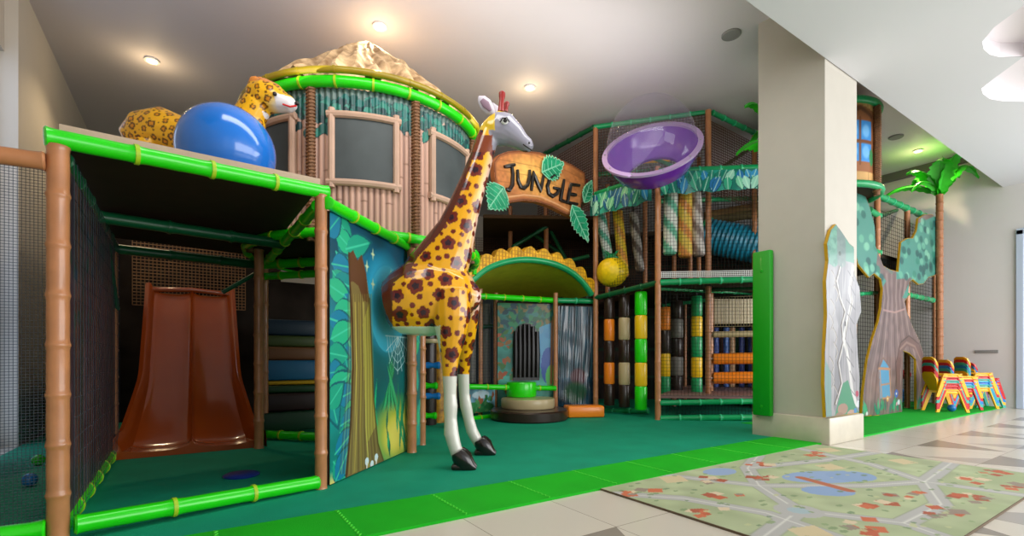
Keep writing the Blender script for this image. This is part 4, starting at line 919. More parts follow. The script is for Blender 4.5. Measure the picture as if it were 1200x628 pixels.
# leaf banners (printed vinyl hung along the top rails)
def banner(p, q, z0a, z1a, z0b, z1b, seed, par):
    L = (q-p).length; cv = Canvas(0, L, 0, 1, .012, '#1c8a70'); cv = Canvas(0, L, 0, .36, .009, '#1b8a78')
    r_ = np.random.RandomState(seed); cv.noise(.3, .1, seed); k = 0
    for row in range(2):
        for i in range(int(L/.1)):
            u = i*.1+r_.uniform(-.03, .03)+row*.05; c = ['#2a8fc0', '#2fae86', '#1c6fa8', '#74c8a0', '#10806a', '#9ad8c0', '#0f5f90'][r_.randint(7)]
            cv.leaf(u, .36-row*.1, r_.uniform(.2, .27), -PI/2+r_.uniform(-.5, .5), .055, c, '#0a4a50', '#c8f0d8')
    cv.mask = cv.V > .02+.028*np.abs(np.sin(cv.U*9+seed))
    n_ = Vector((-(q-p).y, (q-p).x, 0)).normalized(); n_ = n_ if n_.dot(FW) < 0 else -n_
    pe = np.array(p); e_ = np.array((q-p)/L); nn = np.array(n_)
    def fn(U, V):
        f_ = (U/L)[:, None]; r = pe[None]+e_[None]*U[:, None]+nn[None]*(.055+.018*np.sin(U*14)*(1-V/.36))[:, None]
        zt = z1a+(z1b-z1a)*U/L; zb = z0a+(z0b-z0a)*U/L; r[:, 2] = zb+(zt-zb)*V/.36; return r
    return cv.build('leaf_banner', fn, M['paint'], par)
banner(W(773, 6.99), W(895, 6.84), Z(233, 6.99), Z(203, 6.99), Z(225, 6.84), Z(199, 6.84), 3, mf)
banner(W(694, 7.83), W(766, 7.05), Z(258, 7.83), Z(231, 7.83), Z(240, 7.05), Z(209, 7.05), 5, mf)
# ------------------------------------------------------------------ hanging striped rollers
def roller(px, d, y0, y1, r, c0, c1, lab, tilt=0., freq=5.):
    zt, zb = Z(y0, d), Z(y1, d); L = zt-zb
    t = thing('striped_roller', lab, 'roller', tuple(W(px, d, zb)), 'striped hanging rollers')
    cv = Canvas(0, 2*PI, 0, L, .02, c0); cv = Canvas(0, 2*PI, 0, L, .05, c0); cv.nu
    ph = (cv.U/(2*PI)+cv.V*freq*.28) % .5; cv.mix(ph < .22, c1)
    b_ = W(px, d)
    def fn(U, V): return np.c_[b_.x+r*np.cos(U)+tilt*V*RT.x, b_.y+r*np.sin(U)+tilt*V*RT.y, zb+V]
    cv.build('roller_cover', fn, M['paint'], t)
    cpos = W(px, d, zb); part('end_cap', lambda a: a.lathe([(r*.3, -.04), (r*.8, -.03), (r, 0), (r, .01)], cpos, 20), mat('cap', c1, .4), t)
    tp = Vector((cpos.x+tilt*L*RT.x, cpos.y+tilt*L*RT.y, zt)); part('strap', lambda a: a.tube([tp, tp+up*.18], .012, 6), M['black'], t)
roller(785, 7.15, 226, 296, .10, '#e6ebe2', '#6cc0a0', 'white and green striped roller hanging left of three under the wide leaf banner', .02)
roller(803, 7.15, 226, 299, .10, '#ecc850', '#e09040', 'yellow and orange striped roller hanging in the middle under the wide leaf banner', .0)
roller(819, 7.2, 226, 298, .085, '#d0cac4', '#8a7a74', 'grey and brown striped roller hanging beside the brown post under the wide banner', -.06)
roller(713, 8.0, 248, 303, .085, '#dfe8e0', '#5ab89c', 'white and green striped roller above the yellow pineapple bag', -.18)
roller(731, 8.0, 248, 322, .085, '#ecc830', '#e09a3a', 'yellow and orange striped roller hanging behind the pineapple bag', -.1)
roller(750, 8.0, 250, 316, .075, '#a8a29c', '#5a4c46', 'thin grey striped roller under the narrow dark leaf banner', -.12)
roller(676, 8.6, 205, 232, .08, '#c8c4c0', '#4a5a6a', 'grey striped roller partly hidden behind the right end of the jungle sign', -.2)
# pineapple
pc = at(717, 319, 7.75); t = thing('pineapple_bag', 'round yellow pineapple shaped hanging bag with green cap behind the net', 'hanging bag', tuple(pc))
def pine(a):
    n, K = 40, 24; a.rings([[pc+Vector((math.sin(th)*math.cos(x)*.245*(1+.02*math.sin(12*x)), math.sin(th)*math.sin(x)*.245*(1+.02*math.sin(12*x)), -math.cos(th)*.235)) for x in [2*PI*i/n for i in range(n)]] for th in [PI*(j+.3)/(K+.6) for j in range(K+1)]])
part('bag_body', pine, mat('pineapple_yellow', '#f0cc14', .4, var=.12, vs=20), t)
part('green_cap', lambda a: a.lathe([(.1, .2), (.11, .235), (.07, .26), (.03, .3)], pc, 20), M['teal'], t)
for k in range(6): part('crown_leaf', lambda a: a.limb([(pc+up*.25+Vector((.03*math.cos(k), .03*math.sin(k), 0)), .025, .008), (pc+up*.31+Vector((.08*math.cos(k), .08*math.sin(k), 0)), .02, .006), (pc+up*.34+Vector((.13*math.cos(k), .13*math.sin(k), 0)), .003, .002)], (-math.sin(k), math.cos(k), 0), 8), M['teal'], t)
# ------------------------------------------------------------------ block bags
def bag(px, d, y0, y1, r, cols, lab, cat='punch bag'):
    zt, zb = Z(y0, d), Z(y1, d); h = (zt-zb)/len(cols)
    t = thing('segmented_bag', lab, cat, tuple(W(px, d, zb)), 'segmented foam bags hanging in the ground floor')
    for i, c in enumerate(cols):
        c0 = W(px, d, zb+i*h); part('segment', lambda a: a.lathe([(r*.9, .002), (r, .02), (r, h-.02), (r*.9, h-.002)], c0, 24), M[c], t)
    c0 = W(px, d, zt); part('strap', lambda a: a.tube([c0, c0+up*.14], .012, 6), M['black'], t)
bag(714, 7.75, 349, 475, .086, ['brownv', 'orange', 'brownv', 'orange', 'brownv'], 'dark brown and orange segmented bag, leftmost of the three front bags')
bag(731.5, 7.6, 346, 477, .088, ['brownv', 'tan', 'brownv', 'tan', 'brownv'], 'dark brown and beige segmented bag between the orange and green ones')
bag(751, 7.35, 342, 480, .092, ['green', 'yellow', 'green', 'yellow', 'green'], 'lime green and yellow segmented bag hanging in front of the net')
bag(780, 7.9, 360, 468, .08, ['teal', 'yellow', 'brownv', 'orange'], 'green and yellow segmented bag just behind the net post')
bag(793, 8.2, 352, 462, .105, ['brownv', 'grey', 'brownv', 'grey', 'brownv'][::1], 'wide grey and dark brown segmented bag behind the net')
bag(816.5, 7.7, 347, 466, .085, ['teal', 'yellow', 'teal', 'yellow', 'teal'], 'green and yellow segmented bag behind the net near the orange rollers')
# pillars with blue speckles & coloured blocks beyond
for i, (px, c) in enumerate(((839, '#2a3f8a'), (851, '#3a5fa8'), (858, '#c08a60'), (869, '#24348a'), (880, '#2c4a9a'))):
    zt, zb = Z(384, 8.9), .38; b_ = W(px, 8.9); cv = Canvas(0, 2*PI, zb, zt, .06, c); rs = np.random.RandomState(i); cv.c = np.clip(cv.c+(rs.rand(cv.nv, cv.nu, 1) > .8)*.35, 0, 1)
    def fn(U, V): return np.c_[b_.x+.05*np.cos(U), b_.y+.05*np.sin(U), V]
    tag(cv.build('speckled_pillar', fn, M['paint']), ['blue speckled foam pillar beside the brown post behind the orange rollers', 'light blue speckled foam pillar, second behind the orange rollers', 'peach coloured foam pillar behind the orange rollers', 'dark blue speckled foam pillar behind the orange rollers', 'blue speckled foam pillar nearest the green column pad'][i], 'pillar', 'foam pillars behind the orange rollers')
for i, (x, y, w_, h_, c) in enumerate(((845, 402, 18, 26, '#6a2a1c'), (862, 400, 14, 30, '#1f5f38'), (878, 405, 14, 24, '#4a4440'), (845, 430, 14, 20, '#2c1c14'), (862, 432, 16, 22, '#5a3020'))):
    p = at(x, y, 9.3); a = MB(); a.box(p, (w_/60., .12, h_/60.), rz=-YAW, bev=.02); a.tube([p, Vector((p.x, p.y, 1.9))], .012, 6)
    tag(a.build('hanging_block', mat('block%d' % i, c, .5)), ['dark red', 'green', 'grey', 'dark brown', 'brown'][i]+' foam block hanging behind the orange rollers', 'foam block', 'foam blocks hanging behind the rollers')
for (y, m, r, lab) in ((420.5, 'orange', .09, 'upper orange horizontal roller between brown post and column'), (443, 'orange', .095, 'lower orange horizontal roller between brown post and column'), (392, 'tan', .05, 'thin tan horizontal bar above the orange rollers')):
    p, q = at(835, y, 7.8), at(893, y-1, 7.6); t = thing('horizontal_roller', lab, 'roller', tuple(p), 'horizontal rollers')
    part('roller_sleeve', lambda a: a.tube([p, p+(q-p)*.02, p+(q-p)*.98, q], [r*.7, r, r, r*.7], 20), M[m], t)
    part('axle', lambda a: a.tube([p-(q-p)*.03, q+(q-p)*.02], .02, 8), M['steel'], t)
# blue tunnel slide behind the upper net
t = thing('blue_tunnel', 'blue fabric crawl tunnel sloping down behind the upper net next to the column', 'tunnel', tuple(at(858, 284, 8.3)))
def tun(a):
    p, q = at(826, 276, 8.6), at(900, 290, 8.1); n = 14; st = []
    P_ = [p.lerp(q, i/28) for i in range(29)]; a.tube(P_, [.29+.018*(i % 2) for i in range(29)], 24)
part('tunnel_cloth', tun, M['tealcloth'], t)
part('tunnel_ring', lambda a: a.tube([at(826, 276, 8.6), at(828, 276.4, 8.58)], .32, 24), M['teal'], t)
p = at(688, 231, 8.2); a = MB(); a.ball(p, .07, 16); a.tube([p, p+up*.3], .008, 6); tag(a.build('red_hanging_ball', M['red']), 'small dark red ball hanging behind the narrow leaf banner', 'ball')
for i, (x, y, c) in enumerate(((844, 250, '#8a6a3a'), (864, 258, '#7a6a40'))):
    p, q = at(826, y+4-4*i, 8.9), at(900, y-10, 8.7); a = MB(); a.tube([p, q], .09, 12); tag(a.build('foam_log', mat('log%d' % i, c, .6)), ['brown foam log above the blue tunnel', 'olive foam log right above the blue tunnel'][i], 'foam log')
# ================================================================== BUBBLE
bc = at(763, 173, 6.75); bt = thing('bubble_pod', 'purple bowl with large clear bubble dome mounted high on the play frame', 'bubble window', tuple(bc))
toc = (Vector((0, 0, EYE))-bc); toc.z = 0; toc.normalize(); ax = (up*math.cos(math.radians(50))+toc*math.sin(math.radians(50))); ax = (ax-RT*.10).normalized()
R0 = .66
part('bowl', lambda a: a.lathe([(R0*.55, -.40), (R0*.62, -.40), (R0*.80, -.31), (R0*.93, -.15), (R0*.98, -.02), (R0*.94, -.02), (R0*.88, -.15), (R0*.75, -.28), (R0*.60, -.36), (R0*.55, -.37)], bc, 64, axis=ax, caps=False), M['purple'], bt)
part('rim_ring', lambda a: a.lathe([(R0*.93, -.03), (R0*1.04, -.03), (R0*1.04, .0), (R0*.93, .0), (R0*.93, -.03)], bc, 64, axis=ax, caps=False), mat('rim_purple', '#b49ac8', .2, coat=.5), bt)
for i in range(10):
    x = 2*PI*i/10; a_, b_ = perp(ax); c_ = bc+ax*.003+a_*(R0*.985*math.cos(x))+b_*(R0*.985*math.sin(x)); a = MB(); a.lathe([(.014, 0), (.012, .006), (.004, .008)], c_, 10, axis=ax); a.build('bolt', M['steel'], [o for o in bt.children if o.name.startswith('rim_ring')][0])
part('clear_dome', lambda a: a.lathe([(R0*.92*math.cos(t_), R0*1.05*math.sin(t_)) for t_ in np.linspace(0, PI/2-.02, 22)], bc, 64, axis=ax), M['dome'], bt)
part('bracket', lambda a: [a.tube([bc-ax*.42+RT*s*.3, W(763+s*30, 7.5, bc.z-.3)], .035, 10) for s in (-1, 1)][0], M['post'], bt)
p = at(767, 182, 7.5); t = thing('yellow_board', 'yellow board crossed by green bars seen through the bubble', 'board', tuple(p))
part('board', lambda a: a.box(p+up*.02, (.46, .03, .26), rz=-YAW-.2), mat('board_y', '#f2ac14', .4, emit='#f2ac14', es=.15), t, smooth=False)  # weak glow added to the board, which is no lamp
part('cross_bar', lambda a: a.bamboo(at(740, 176, 7.4), at(788, 194, 7.4), .028, .3), T2, t); part('cross_bar', lambda a: a.tube([at(753, 187, 7.4), at(777, 170, 7.4)], .02), M['dkgreen'], t)
# ================================================================== BACK HALL
ph = Plane(W(579, 7.62), W(697, 7.95)); hall = thing('painted_hall_panel', 'jungle painted back panel with arched doorway of black brush strips', 'panel', tuple(W(615, 7.75)))
u0, _ = ph.uv(583, 400); u1, _ = ph.uv(650, 400)
cv = Canvas(u0, u1, .05, 1.78, .012, '#3a7f86'); cv.grad('#4a9a8a', '#1f5a58'); cv.noise(.35, .15, 3)
for k in range(120): cv.leaf(rng.uniform(u0, u1), rng.uniform(1.3, 1.8), .14, rng.uniform(0, 6), .04, ['#1d5a3c', '#2c7a50', '#7a6a3a', '#1a4450'][k % 4])
for k in range(50): cv.leaf(rng.uniform(u0, u0+.28), rng.uniform(.3, 1.3), .12, rng.uniform(0, 6), .03, ['#8a5a2c', '#3a6a34', '#9a4a2a', '#2a7a6a'][k % 4])
bu = u1-.1; cv.poly([(u1-.26, .75), (u1, .75), (u1, 1.5), (u1-.26, 1.4)], '#5aa0d8', .8); cv.ell(u1-.1, .78, .13, .3, '#2a50a0'); cv.ell(u1-.05, .6, .1, .2, '#4fb050'); cv.stroke([(u1-.06, .5), (u1-.04, 1.5)], .02, '#9a6a4a')
cv.build('painting', onplane(ph), M['paint'], hall)
part('board', lambda a: a.prism([(u0, 0), (u1, 0), (u1, 1.8), (u0, 1.8)], ph, -.05, -.004), M['slabd'], hall, smooth=False)
ua, _ = ph.uv(601, 400); ub, _ = ph.uv(632, 400); um = (ua+ub)/2; uw = (ub-ua)/2; zt = Z(380, 7.75)
arc_ = [(ua, .55), (ub, .55)]+[(um+uw*math.cos(x), zt-.28+.3*math.sin(x)) for x in np.linspace(0, PI, 13)]
part('doorway', lambda a: a.prism(arc_, ph, .0, .012), M['black'], hall, smooth=False)
for i in range(6):
    u = ua+.04+i*(ub-ua-.08)/5; h_ = zt-.28+.28*math.sqrt(max(0, 1-((u-um)/uw)**2)); part('brush_strip', lambda a: a.tube([ph.pt(u, .6, .03), ph.pt(u, (h_+.6)/2, .04), ph.pt(u, h_, .03)], [.036, .042, .03], 8), mat('brush%d' % i, '#0e0a0a', .35, coat=.1), hall)
for px in (581, 651): post(px, 7.72, 0, 1.95, .038, hall)
beam(at(545, 346, 7.0), at(652, 352, 7.8), .045, G2, hall, 'top_rail'); beam(at(652, 352, 7.8), at(697, 353, 7.95), .045, T2, hall, 'top_rail')
beam(at(549, 453, 7.0), at(651, 455, 7.65), .04, G2, hall, 'mid_rail'); beam(at(545, 492, 6.9), at(579, 488, 7.3), .045, G2, hall, 'bottom_rail')
pf = Plane(W(548, 7.1), W(580, 7.6)); cv = Canvas(0, pf.L, .08, .48, .012, '#7ab0c8'); cv.noise(.3, .1, 4); cv.ell(.2, .15, .4, .1, '#3a8a50'); cv.ell(.3, .35, .2, .06, '#e0e8f0', .7)
for k in range(30): cv.leaf(rng.uniform(0, pf.L), rng.uniform(.05, .3), .1, rng.uniform(0, 3), .03, ['#2a7a4a', '#5a9a60', '#b06a4a'][k % 3])
cv.build('low_painting', onplane(pf), M['paint'], hall)
# foil panel
foil = thing('foil_panel', 'crinkled dark blue reflective vinyl curtain painted with forest beside the doorway', 'panel', tuple(W(673, 7.9)))
u2, _ = ph.uv(653, 400); u3, _ = ph.uv(695, 400)
cv = Canvas(u2, u3, .12, 1.75, .012, '#1c3a4c'); cv.noise(.4, .12, 3)
for k in range(16): u = u2+(u3-u2)*k/15; cv.stroke([(u, .6), (u+rng.uniform(-.03, .03), 1.2), (u, 1.75)], .014, ['#2f4a58', '#0c1c28', '#3f6470'][k % 3], .8)
cv.ell((u2+u3)/2+.05, .6, .16, .16, '#6a2c34', .7, soft=.5); cv.ell((u2+u3)/2, .35, .22, .2, '#2c5a34', .7, soft=.5)
G_ = np.random.RandomState(4)
fx = [(G_.uniform(18, 60), G_.uniform(1, 6), G_.uniform(0, 6)) for _ in range(14)]
def ffn(U, V):
    o_ = sum(np.sin(U*a_+V*b_+c_)*np.sin(V*b_*1.7-U*a_*.8) for a_, b_, c_ in fx)*.0035
    r = onplane(ph, .01)(U, V); return r+np.array(ph.n)[None]*o_[:, None]
cv.build('vinyl_sheet', ffn, mat('foil_print', '#ffffff', .22, .6, attr=True, coat=.35), foil)
part('frame_board', lambda a: a.prism([(u2, .1), (u3, .1), (u3, 1.78), (u2, 1.78)], ph, -.05, -.03), M['slabd'], foil, smooth=False)
p = at(684, 484, 7.35); a = MB(); a.box(Vector((p.x, p.y, .09+.012)), (.56, .3, .17), rz=-YAW+.15, bev=.02); tag(a.build('orange_step', M['orange']), 'orange foam step in front of the foil panel', 'step')
# drum steps
ds = W(620, 7.1)
a = MB(); a.lathe([(.55, .0), (.57, .02), (.57, .13), (.55, .15), (.1, .155)], (ds.x, ds.y, .012), 48); tag(a.build('round_step', M['brownv']), 'wide dark brown round foam step, lowest before the doorway', 'step', 'round steps before the doorway')
a = MB(); a.lathe([(.39, .0), (.40, .02), (.40, .12), (.39, .14), (.1, .145)], (ds.x+.05, ds.y+.1, .17), 48); tag(a.build('round_step', M['tan']), 'beige round foam step resting on the dark brown one', 'step', 'round steps before the doorway')
a = MB(); a.lathe([(.22, .0), (.23, .02), (.23, .2), (.22, .22), (.1, .225)], (ds.x+.07, ds.y+.3, .32), 40); tag(a.build('round_step', M['green']), 'small green round foam step at the foot of the doorway', 'step', 'round steps before the doorway')
# side bay between hut and hall: dark net, posts, peg tower
sb = thing('side_bay', 'dark netted bay between the giraffe legs and the painted hall panel', 'play frame', tuple(W(560, 7.3)))
post(563, 7.6, 0, 2.0, .035, sb); post(500, 6.8, 0, 2.0, .04, sb)
net(W(540, 7.1), W(580, 7.6), .5, 1.85, .05, 'netl', sb); part('dark_panel', lambda a: a.box(W(548, 8.3, 1.0), (1.2, .04, 1.9), rz=-YAW), mat('slate_panel', '#2c3438', .6, var=.2, vs=4), sb, smooth=False)
part('beam', lambda a: a.bamboo(at(545, 384, 7.8), at(580, 382, 8.0), .035, .3), DG2, sb)
for x in (553, 570): part('grey_roller', lambda a: a.tube([W(x, 8.0, .5), W(x, 8.0, 1.8)], .07, 12), M['grey'], sb)
pt_ = thing('peg_tower', 'brown and yellow spotted climbing column with blue pegs behind the giraffe', 'climbing post', tuple(W(512, 6.6)))
part('brown_column', lambda a: a.tube([W(503, 6.5, .012), W(503, 6.5, 1.5)], .10, 20), M['brownv'], pt_)
part('yellow_column', lambda a: a.tube([W(514, 6.75, .012), W(514, 6.75, 1.6)], .12, 20), mat('spotted_yellow', '#c8921c', .4, col2='#6a4210', vs=14), pt_)
for (x, y, m) in ((507, 428, 'bluep'), (507, 464, 'bluep'), (504, 452, 'green'), (503, 487, 'green')):
    p = at(x, y, 6.3); part('peg', lambda a: (a.limb([(p-RT*.12, .03, .03), (p-RT*.06, .045, .045), (p+RT*.0, .03, .03), (p+RT*.08, .05, .05), (p+RT*.10, .035, .035)], FW, 14)), M[m], pt_)
p = at(505, 402, 6.2); part('cream_cap', lambda a: a.lathe([(.12, 0), (.13, .02), (.12, .05), (.02, .06)], p, 20), M['tan'], pt_)
p = at(556, 304, 6.35); a = MB(); a.ball(p, .085, 20, sc=(.9, .9, 1.6)); a.tube([p-up*.12, p-up*.2], .03, 8); tag(a.build('green_bag', M['green']), 'bright green rounded bag at the left foot of the yellow scalloped arch', 'foam bag')
# ================================================================== COLUMN PAD AND WHITE TREE
X5 = 5.42; pa, pb_ = onX(903, 290, X5), onX(881.5, 290, X5)
y0, y1 = pa.y, pb_.y; z0, z1 = Z(486, 6.6)+.0, pa.z
a = MB(); a.box((X5+.035, (y0+y1)/2, (onX(892, 487, X5).z+onX(892, 294, X5).z)/2), (.07, abs(y1-y0), onX(892, 294, X5).z-onX(892, 487, X5).z), bev=.015)
for z in (.35, 1.9): a.lathe([(.02, 0), (.018, .006), (.004, .008)], (X5-.001, (y0+y1)/2, z), 12, axis=(-1, 0, 0))
tag(a.build('column_pad', mat('pad_green', '#0c9a12', .45, coat=.1), auto=.5), 'tall bright green safety pad strapped to the side of the square column', 'pad')
pw = Plane((5.45, 2.386), (6.6, 2.386)); w_o = [(35, 600), (30, 500), (32, 400), (38, 300), (35, 200), (42, 140), (38, 90), (50, 50), (65, 33), (85, 60), (105, 90), (118, 100), (120, 180), (135, 220), (140, 290), (125, 330), (130, 420), (135, 480), (133, 600)]
def Z9(x, y): return (950+x/2.512, 250+y/2.512)
def uvz(pl_, pts): return [pl_.uv(*Z9(x, y)) for x, y in pts]
WT = thing('painted_birch_cutout', 'pale painted tree cutout with twisting white vine mounted on the column front', 'tree cutout', tuple(pw.pt(.4, .3)))
O = [(u, max(v, .285)) for u, v in uvz(pw, w_o)]; us = [p[0] for p in O]; vs_ = [p[1] for p in O]; cv = Canvas(min(us), max(us), min(vs_), max(vs_), .007, '#a8a8ae')
def wst(pts, w_, c, a_=1.): cv.stroke(uvz(PLN, pts), w_, c, a_)
PLN = pw; cv.noise(.12, .1, 3); cv.grad('#b8b4b4', '#9a9ca4', a=.4)
cv.poly(uvz(pw, [(20, 20), (20, 130), (60, 160), (90, 140), (130, 150), (130, 20)]), '#5fa892'); 
for k in range(40):
    u, v = cv.U[0, 0]+rng.uniform(0, .8), uvz(pw, [(60, rng.uniform(40, 150))])[0][1]; cv.ell(u, v, .05, .03, ['#4a9a84', '#7ac0a4', '#3a8a7c'][k % 3], .7, soft=.4)
wst([(80, 60), (82, 160), (70, 250), (85, 330), (75, 430), (70, 560)], .10, '#7f8088', .6)
wst([(75, 160), (65, 200), (75, 250), (90, 290), (80, 330), (85, 380), (70, 440), (80, 500), (62, 560)], .016, '#5a5048'); wst([(78, 160), (68, 200), (78, 250), (93, 290), (83, 330), (88, 380), (73, 440), (83, 500), (65, 560)], .010, '#f2f0ec')
wst([(115, 160), (105, 230), (112, 260), (95, 330), (88, 370), (95, 400), (105, 450), (112, 520), (125, 560)], .03, '#efeeea'); wst([(118, 170), (108, 230), (112, 260), (98, 330), (92, 370)], .008, '#8a8078')
for k in range(9):
    y = 170+k*42; x = 62+8*math.sin(k*1.7); wst([(x-10, y), (x-2, y+14), (x+2, y+28), (x-4, y+46)], .009, '#6a6058', .8); wst([(x-10, y+2), (x-2, y+16), (x+2, y+30), (x-4, y+48)], .005, '#d8d2c8', .9)
    wst([(100+6*math.sin(k*2.), y), (118+4*math.sin(k), y+30)], .006, '#6c6c74')
for k in range(7): wst([(46+k*13, 150), (44+k*13+5*math.sin(k), 330), (42+k*14, 560)], .006, ['#74757e', '#c8c8cc'][k % 2], .7)
cv.ell(*uvz(pw, [(92, 325)])[0], .02, .03, '#2a2426'); cv.ell(*uvz(pw, [(76, 120)])[0], .03, .025, '#1f4a40')
cv.poly(uvz(pw, [(70, 560), (85, 500), (100, 490), (120, 560), (140, 600), (60, 600)]), '#3a9a70'); cv.ell(*uvz(pw, [(85, 575)])[0], .12, .06, '#b08f7c'); cv.ell(*uvz(pw, [(110, 590)])[0], .1, .05, '#c4a590'); cv.ell(*uvz(pw, [(75, 598)])[0], .1, .05, '#a4826c')
cv.ell(*uvz(pw, [(127, 530)])[0], .04, .035, '#c03a5a'); cv.ell(*uvz(pw, [(130, 560)])[0], .04, .04, '#e8f0f4'); cv.ell(*uvz(pw, [(122, 580)])[0], .04, .03, '#4a90d0'); cv.poly(uvz(pw, [(30, 600), (34, 430), (50, 470), (52, 600)]), '#6aa8a0', .7)
cv.c = cv.c*.8; cv.stroke(O+[O[0]], .01, '#5a6a66', .6); cv.mask = cv.inside(O); cv.build('painted_face', onplane(pw, .032), M['paint'], WT)
part('foam_board', lambda a: a.prism(O, pw, .0, .028), mat('yellow_edge', '#c89a14', .5), WT, smooth=False)
# ================================================================== BIG PAINTED TREE
pt = Plane((8.35, 3.12), (11.2, 3.12)); PLN = pt
Z4 = lambda x, y: ((940+x/2.165-950)*2.512, (210+y/2.165-250)*2.512)
t_o = [(143, 597), (148, 520), (160, 430), (175, 370), (192, 320), (200, 280), (205, 225), (200, 195), (180, 178), (165, 190), (148, 170), (132, 150), (122, 110), (112, 95), (100, 40), (98, -80), (118, -92), Z4(150, 30), Z4(165, 70), Z4(178, 120), Z4(180, 170), Z4(200, 220), Z4(218, 230), Z4(238, 235), Z4(242, 190), Z4(245, 160), Z4(262, 150), Z4(275, 150), Z4(285, 130), Z4(289, 100), Z4(305, 90), Z4(325, 90), Z4(342, 105), Z4(345, 160), Z4(340, 230), Z4(330, 245), Z4(315, 250), Z4(302, 266), Z4(290, 268), Z4(275, 255), Z4(266, 262), Z4(262, 300), (270, 260), (277, 290), (292, 330), (312, 370), (325, 410), (331, 480), (328, 583), (305, 585), (303, 430), (284, 412), (266, 405), (262, 590)]
TT = thing('painted_tree_cutout', 'large painted tree house cutout with green crown, small blue window and arched doorway', 'tree cutout', tuple(pt.pt(1.2, 0)))
O = uvz(pt, t_o); us = [p[0] for p in O]; vs_ = [p[1] for p in O]; cv = Canvas(min(us), max(us), min(vs_), max(vs_), .012, '#86706c'); cv.noise(.12, .12, 3)
for i in range(13):
    x0, x1 = 150+i*14, 205+i*5.5; wst([(x0, 590), (x0+8+i*.4, 480), ((x0+x1)/2+8-(i*.8), 360), (x1, 250), (x1+(i-6)*2, 180)], .016, ['#6a5452', '#a28c88', '#5c4846', '#b09a94'][i % 4], .8)
wst([(207, 285), (240, 292), (270, 282)], .014, '#c09a94', .9)
fol = cv.inside(uvz(pt, [(80, -120), (125, -120), (195, 60), (185, 160), (215, 200), (190, 240), (110, 210)])) | cv.inside(uvz(pt, [(245, 195), (245, 60), (400, -10), (400, 250), (262, 250), (290, 190)]))
cv.mix(fol, '#4f9c8c')
for k in range(150):
    u, v = rng.uniform(min(us), max(us)), rng.uniform(pt.uv(1050, 335)[1], max(vs_)); i0 = int((v-cv.V[0, 0])/(cv.V[1, 0]-cv.V[0, 0])); j0 = int((u-cv.U[0, 0])/(cv.U[0, 1]-cv.U[0, 0]))
    if 0 <= i0 < cv.nv and 0 <= j0 < cv.nu and fol[i0, j0]: cv.ell(u, v, .10, .07, ['#1f6a60', '#74c4a4', '#2f8a74', '#8ed4b4', '#1c5a58'][k % 5], .8, soft=.5)
wst([(240, 190), (235, 230), (240, 270)], .05, '#7a625e', .7); wst([(232, 175), (215, 160)], .03, '#6a8a7c', .7)
# doorway surround, window, flowers
wst([(252, 590), (250, 470), (256, 400), (275, 375), (300, 385), (322, 430), (326, 585)], .085, '#7c605a'); wst([(246, 560), (244, 440), (258, 380), (282, 360), (312, 385), (328, 440)], .010, '#4a3836'); wst([(256, 400), (275, 380), (300, 392), (316, 430)], .02, '#a88c80', .8)
cv.poly(uvz(pt, [(194, 460), (206, 430), (222, 450), (227, 540), (198, 545)]), '#5fa4cc'); wst([(192, 456), (226, 458)], .02, '#c8926a'); wst([(196, 458), (202, 545), (229, 540), (224, 460)], .014, '#c8926a'); wst([(199, 505), (227, 500)], .012, '#c8926a'); wst([(206, 425), (190, 458)], .01, '#8a6a5c'); wst([(206, 425), (226, 455)], .010, '#8a6a5c')
for k in range(60): u, v = rng.uniform(min(us), max(us)), rng.uniform(-.02, .12); cv.leaf(u, v, rng.uniform(.1, .26), rng.uniform(1., 2.2), .03, ['#2f9a6c', '#1f8a70', '#4ab484'][k % 3])
for (x, y, c, r_) in ((219, 545, '#e0a860', .05), (245, 530, '#3a68c0', .07), (252, 555, '#d8e8f4', .05), (158, 590, '#e8f4f8', .04), (322, 565, '#d86a90', .035), (246, 560, '#e89ab0', .03), (300, 590, '#2a50a0', .03)): cv.ell(*uvz(pt, [(x, y)])[0], r_, r_*.9, c); cv.ell(*uvz(pt, [(x, y)])[0], r_*.35, r_*.3, '#f4f0d0')
cv.c = cv.c*.85; cv.stroke(O+[O[0]], .014, '#4a5a50', .6); cv.mask = cv.inside(O); cv.build('painted_face', onplane(pt, .034), M['paint'], TT)
part('foam_board', lambda a: a.prism(O, pt, -.0, .03), bpy.data.materials['yellow_edge'], TT, smooth=False)
# ================================================================== RIGHT FRAME
rf = thing('right_play_frame', 'brown and green netted play frame behind the big painted tree', 'play frame', (10, 3.3, 0))
YF = 3.28
def onYp(px, py, Y=YF):
    r = FW+RT*((px-CX)/F); t = Y/r.y; return Vector((r.x*t, Y, EYE+(HY-py)/F*t))
def rp(px, py0, py1, Y=YF, r=.045):
    p = onYp(px, py1, Y); q = onYp(px, py0, Y); part('post', lambda a: a.bamboo(Vector((p.x, p.y, 0)), q, r, .28, tie=0, bulge=.08), P2, rf)
rp(1028, 190, 480); rp(1063, 247, 480); rp(1095.5, 255, 478); rp(1108, 361, 478, 3.6, .035); rp(1000, 210, 480); rp(1080, 262, 478, 4.4)
def rb(x0, y0_, x1, y1_, Y0=YF, Y1=YF, r=.05, m=T2): part('beam', lambda a: a.bamboo(onYp(x0, y0_, Y0), onYp(x1, y1_, Y1), r, .3), m, rf)
rb(1000, 216, 1096, 259); rb(998, 288, 1030, 296); rb(1058, 344, 1098, 353, r=.045); rb(1018, 246, 1030, 253); rb(1030, 254, 1060, 243, YF, 4.4, .03, DG2); rb(998, 345, 1030, 343, r=.03); rb(1096, 360, 1110, 363, YF, 3.6, .035, P2)
def Xp(px): return onYp(px, 400).x
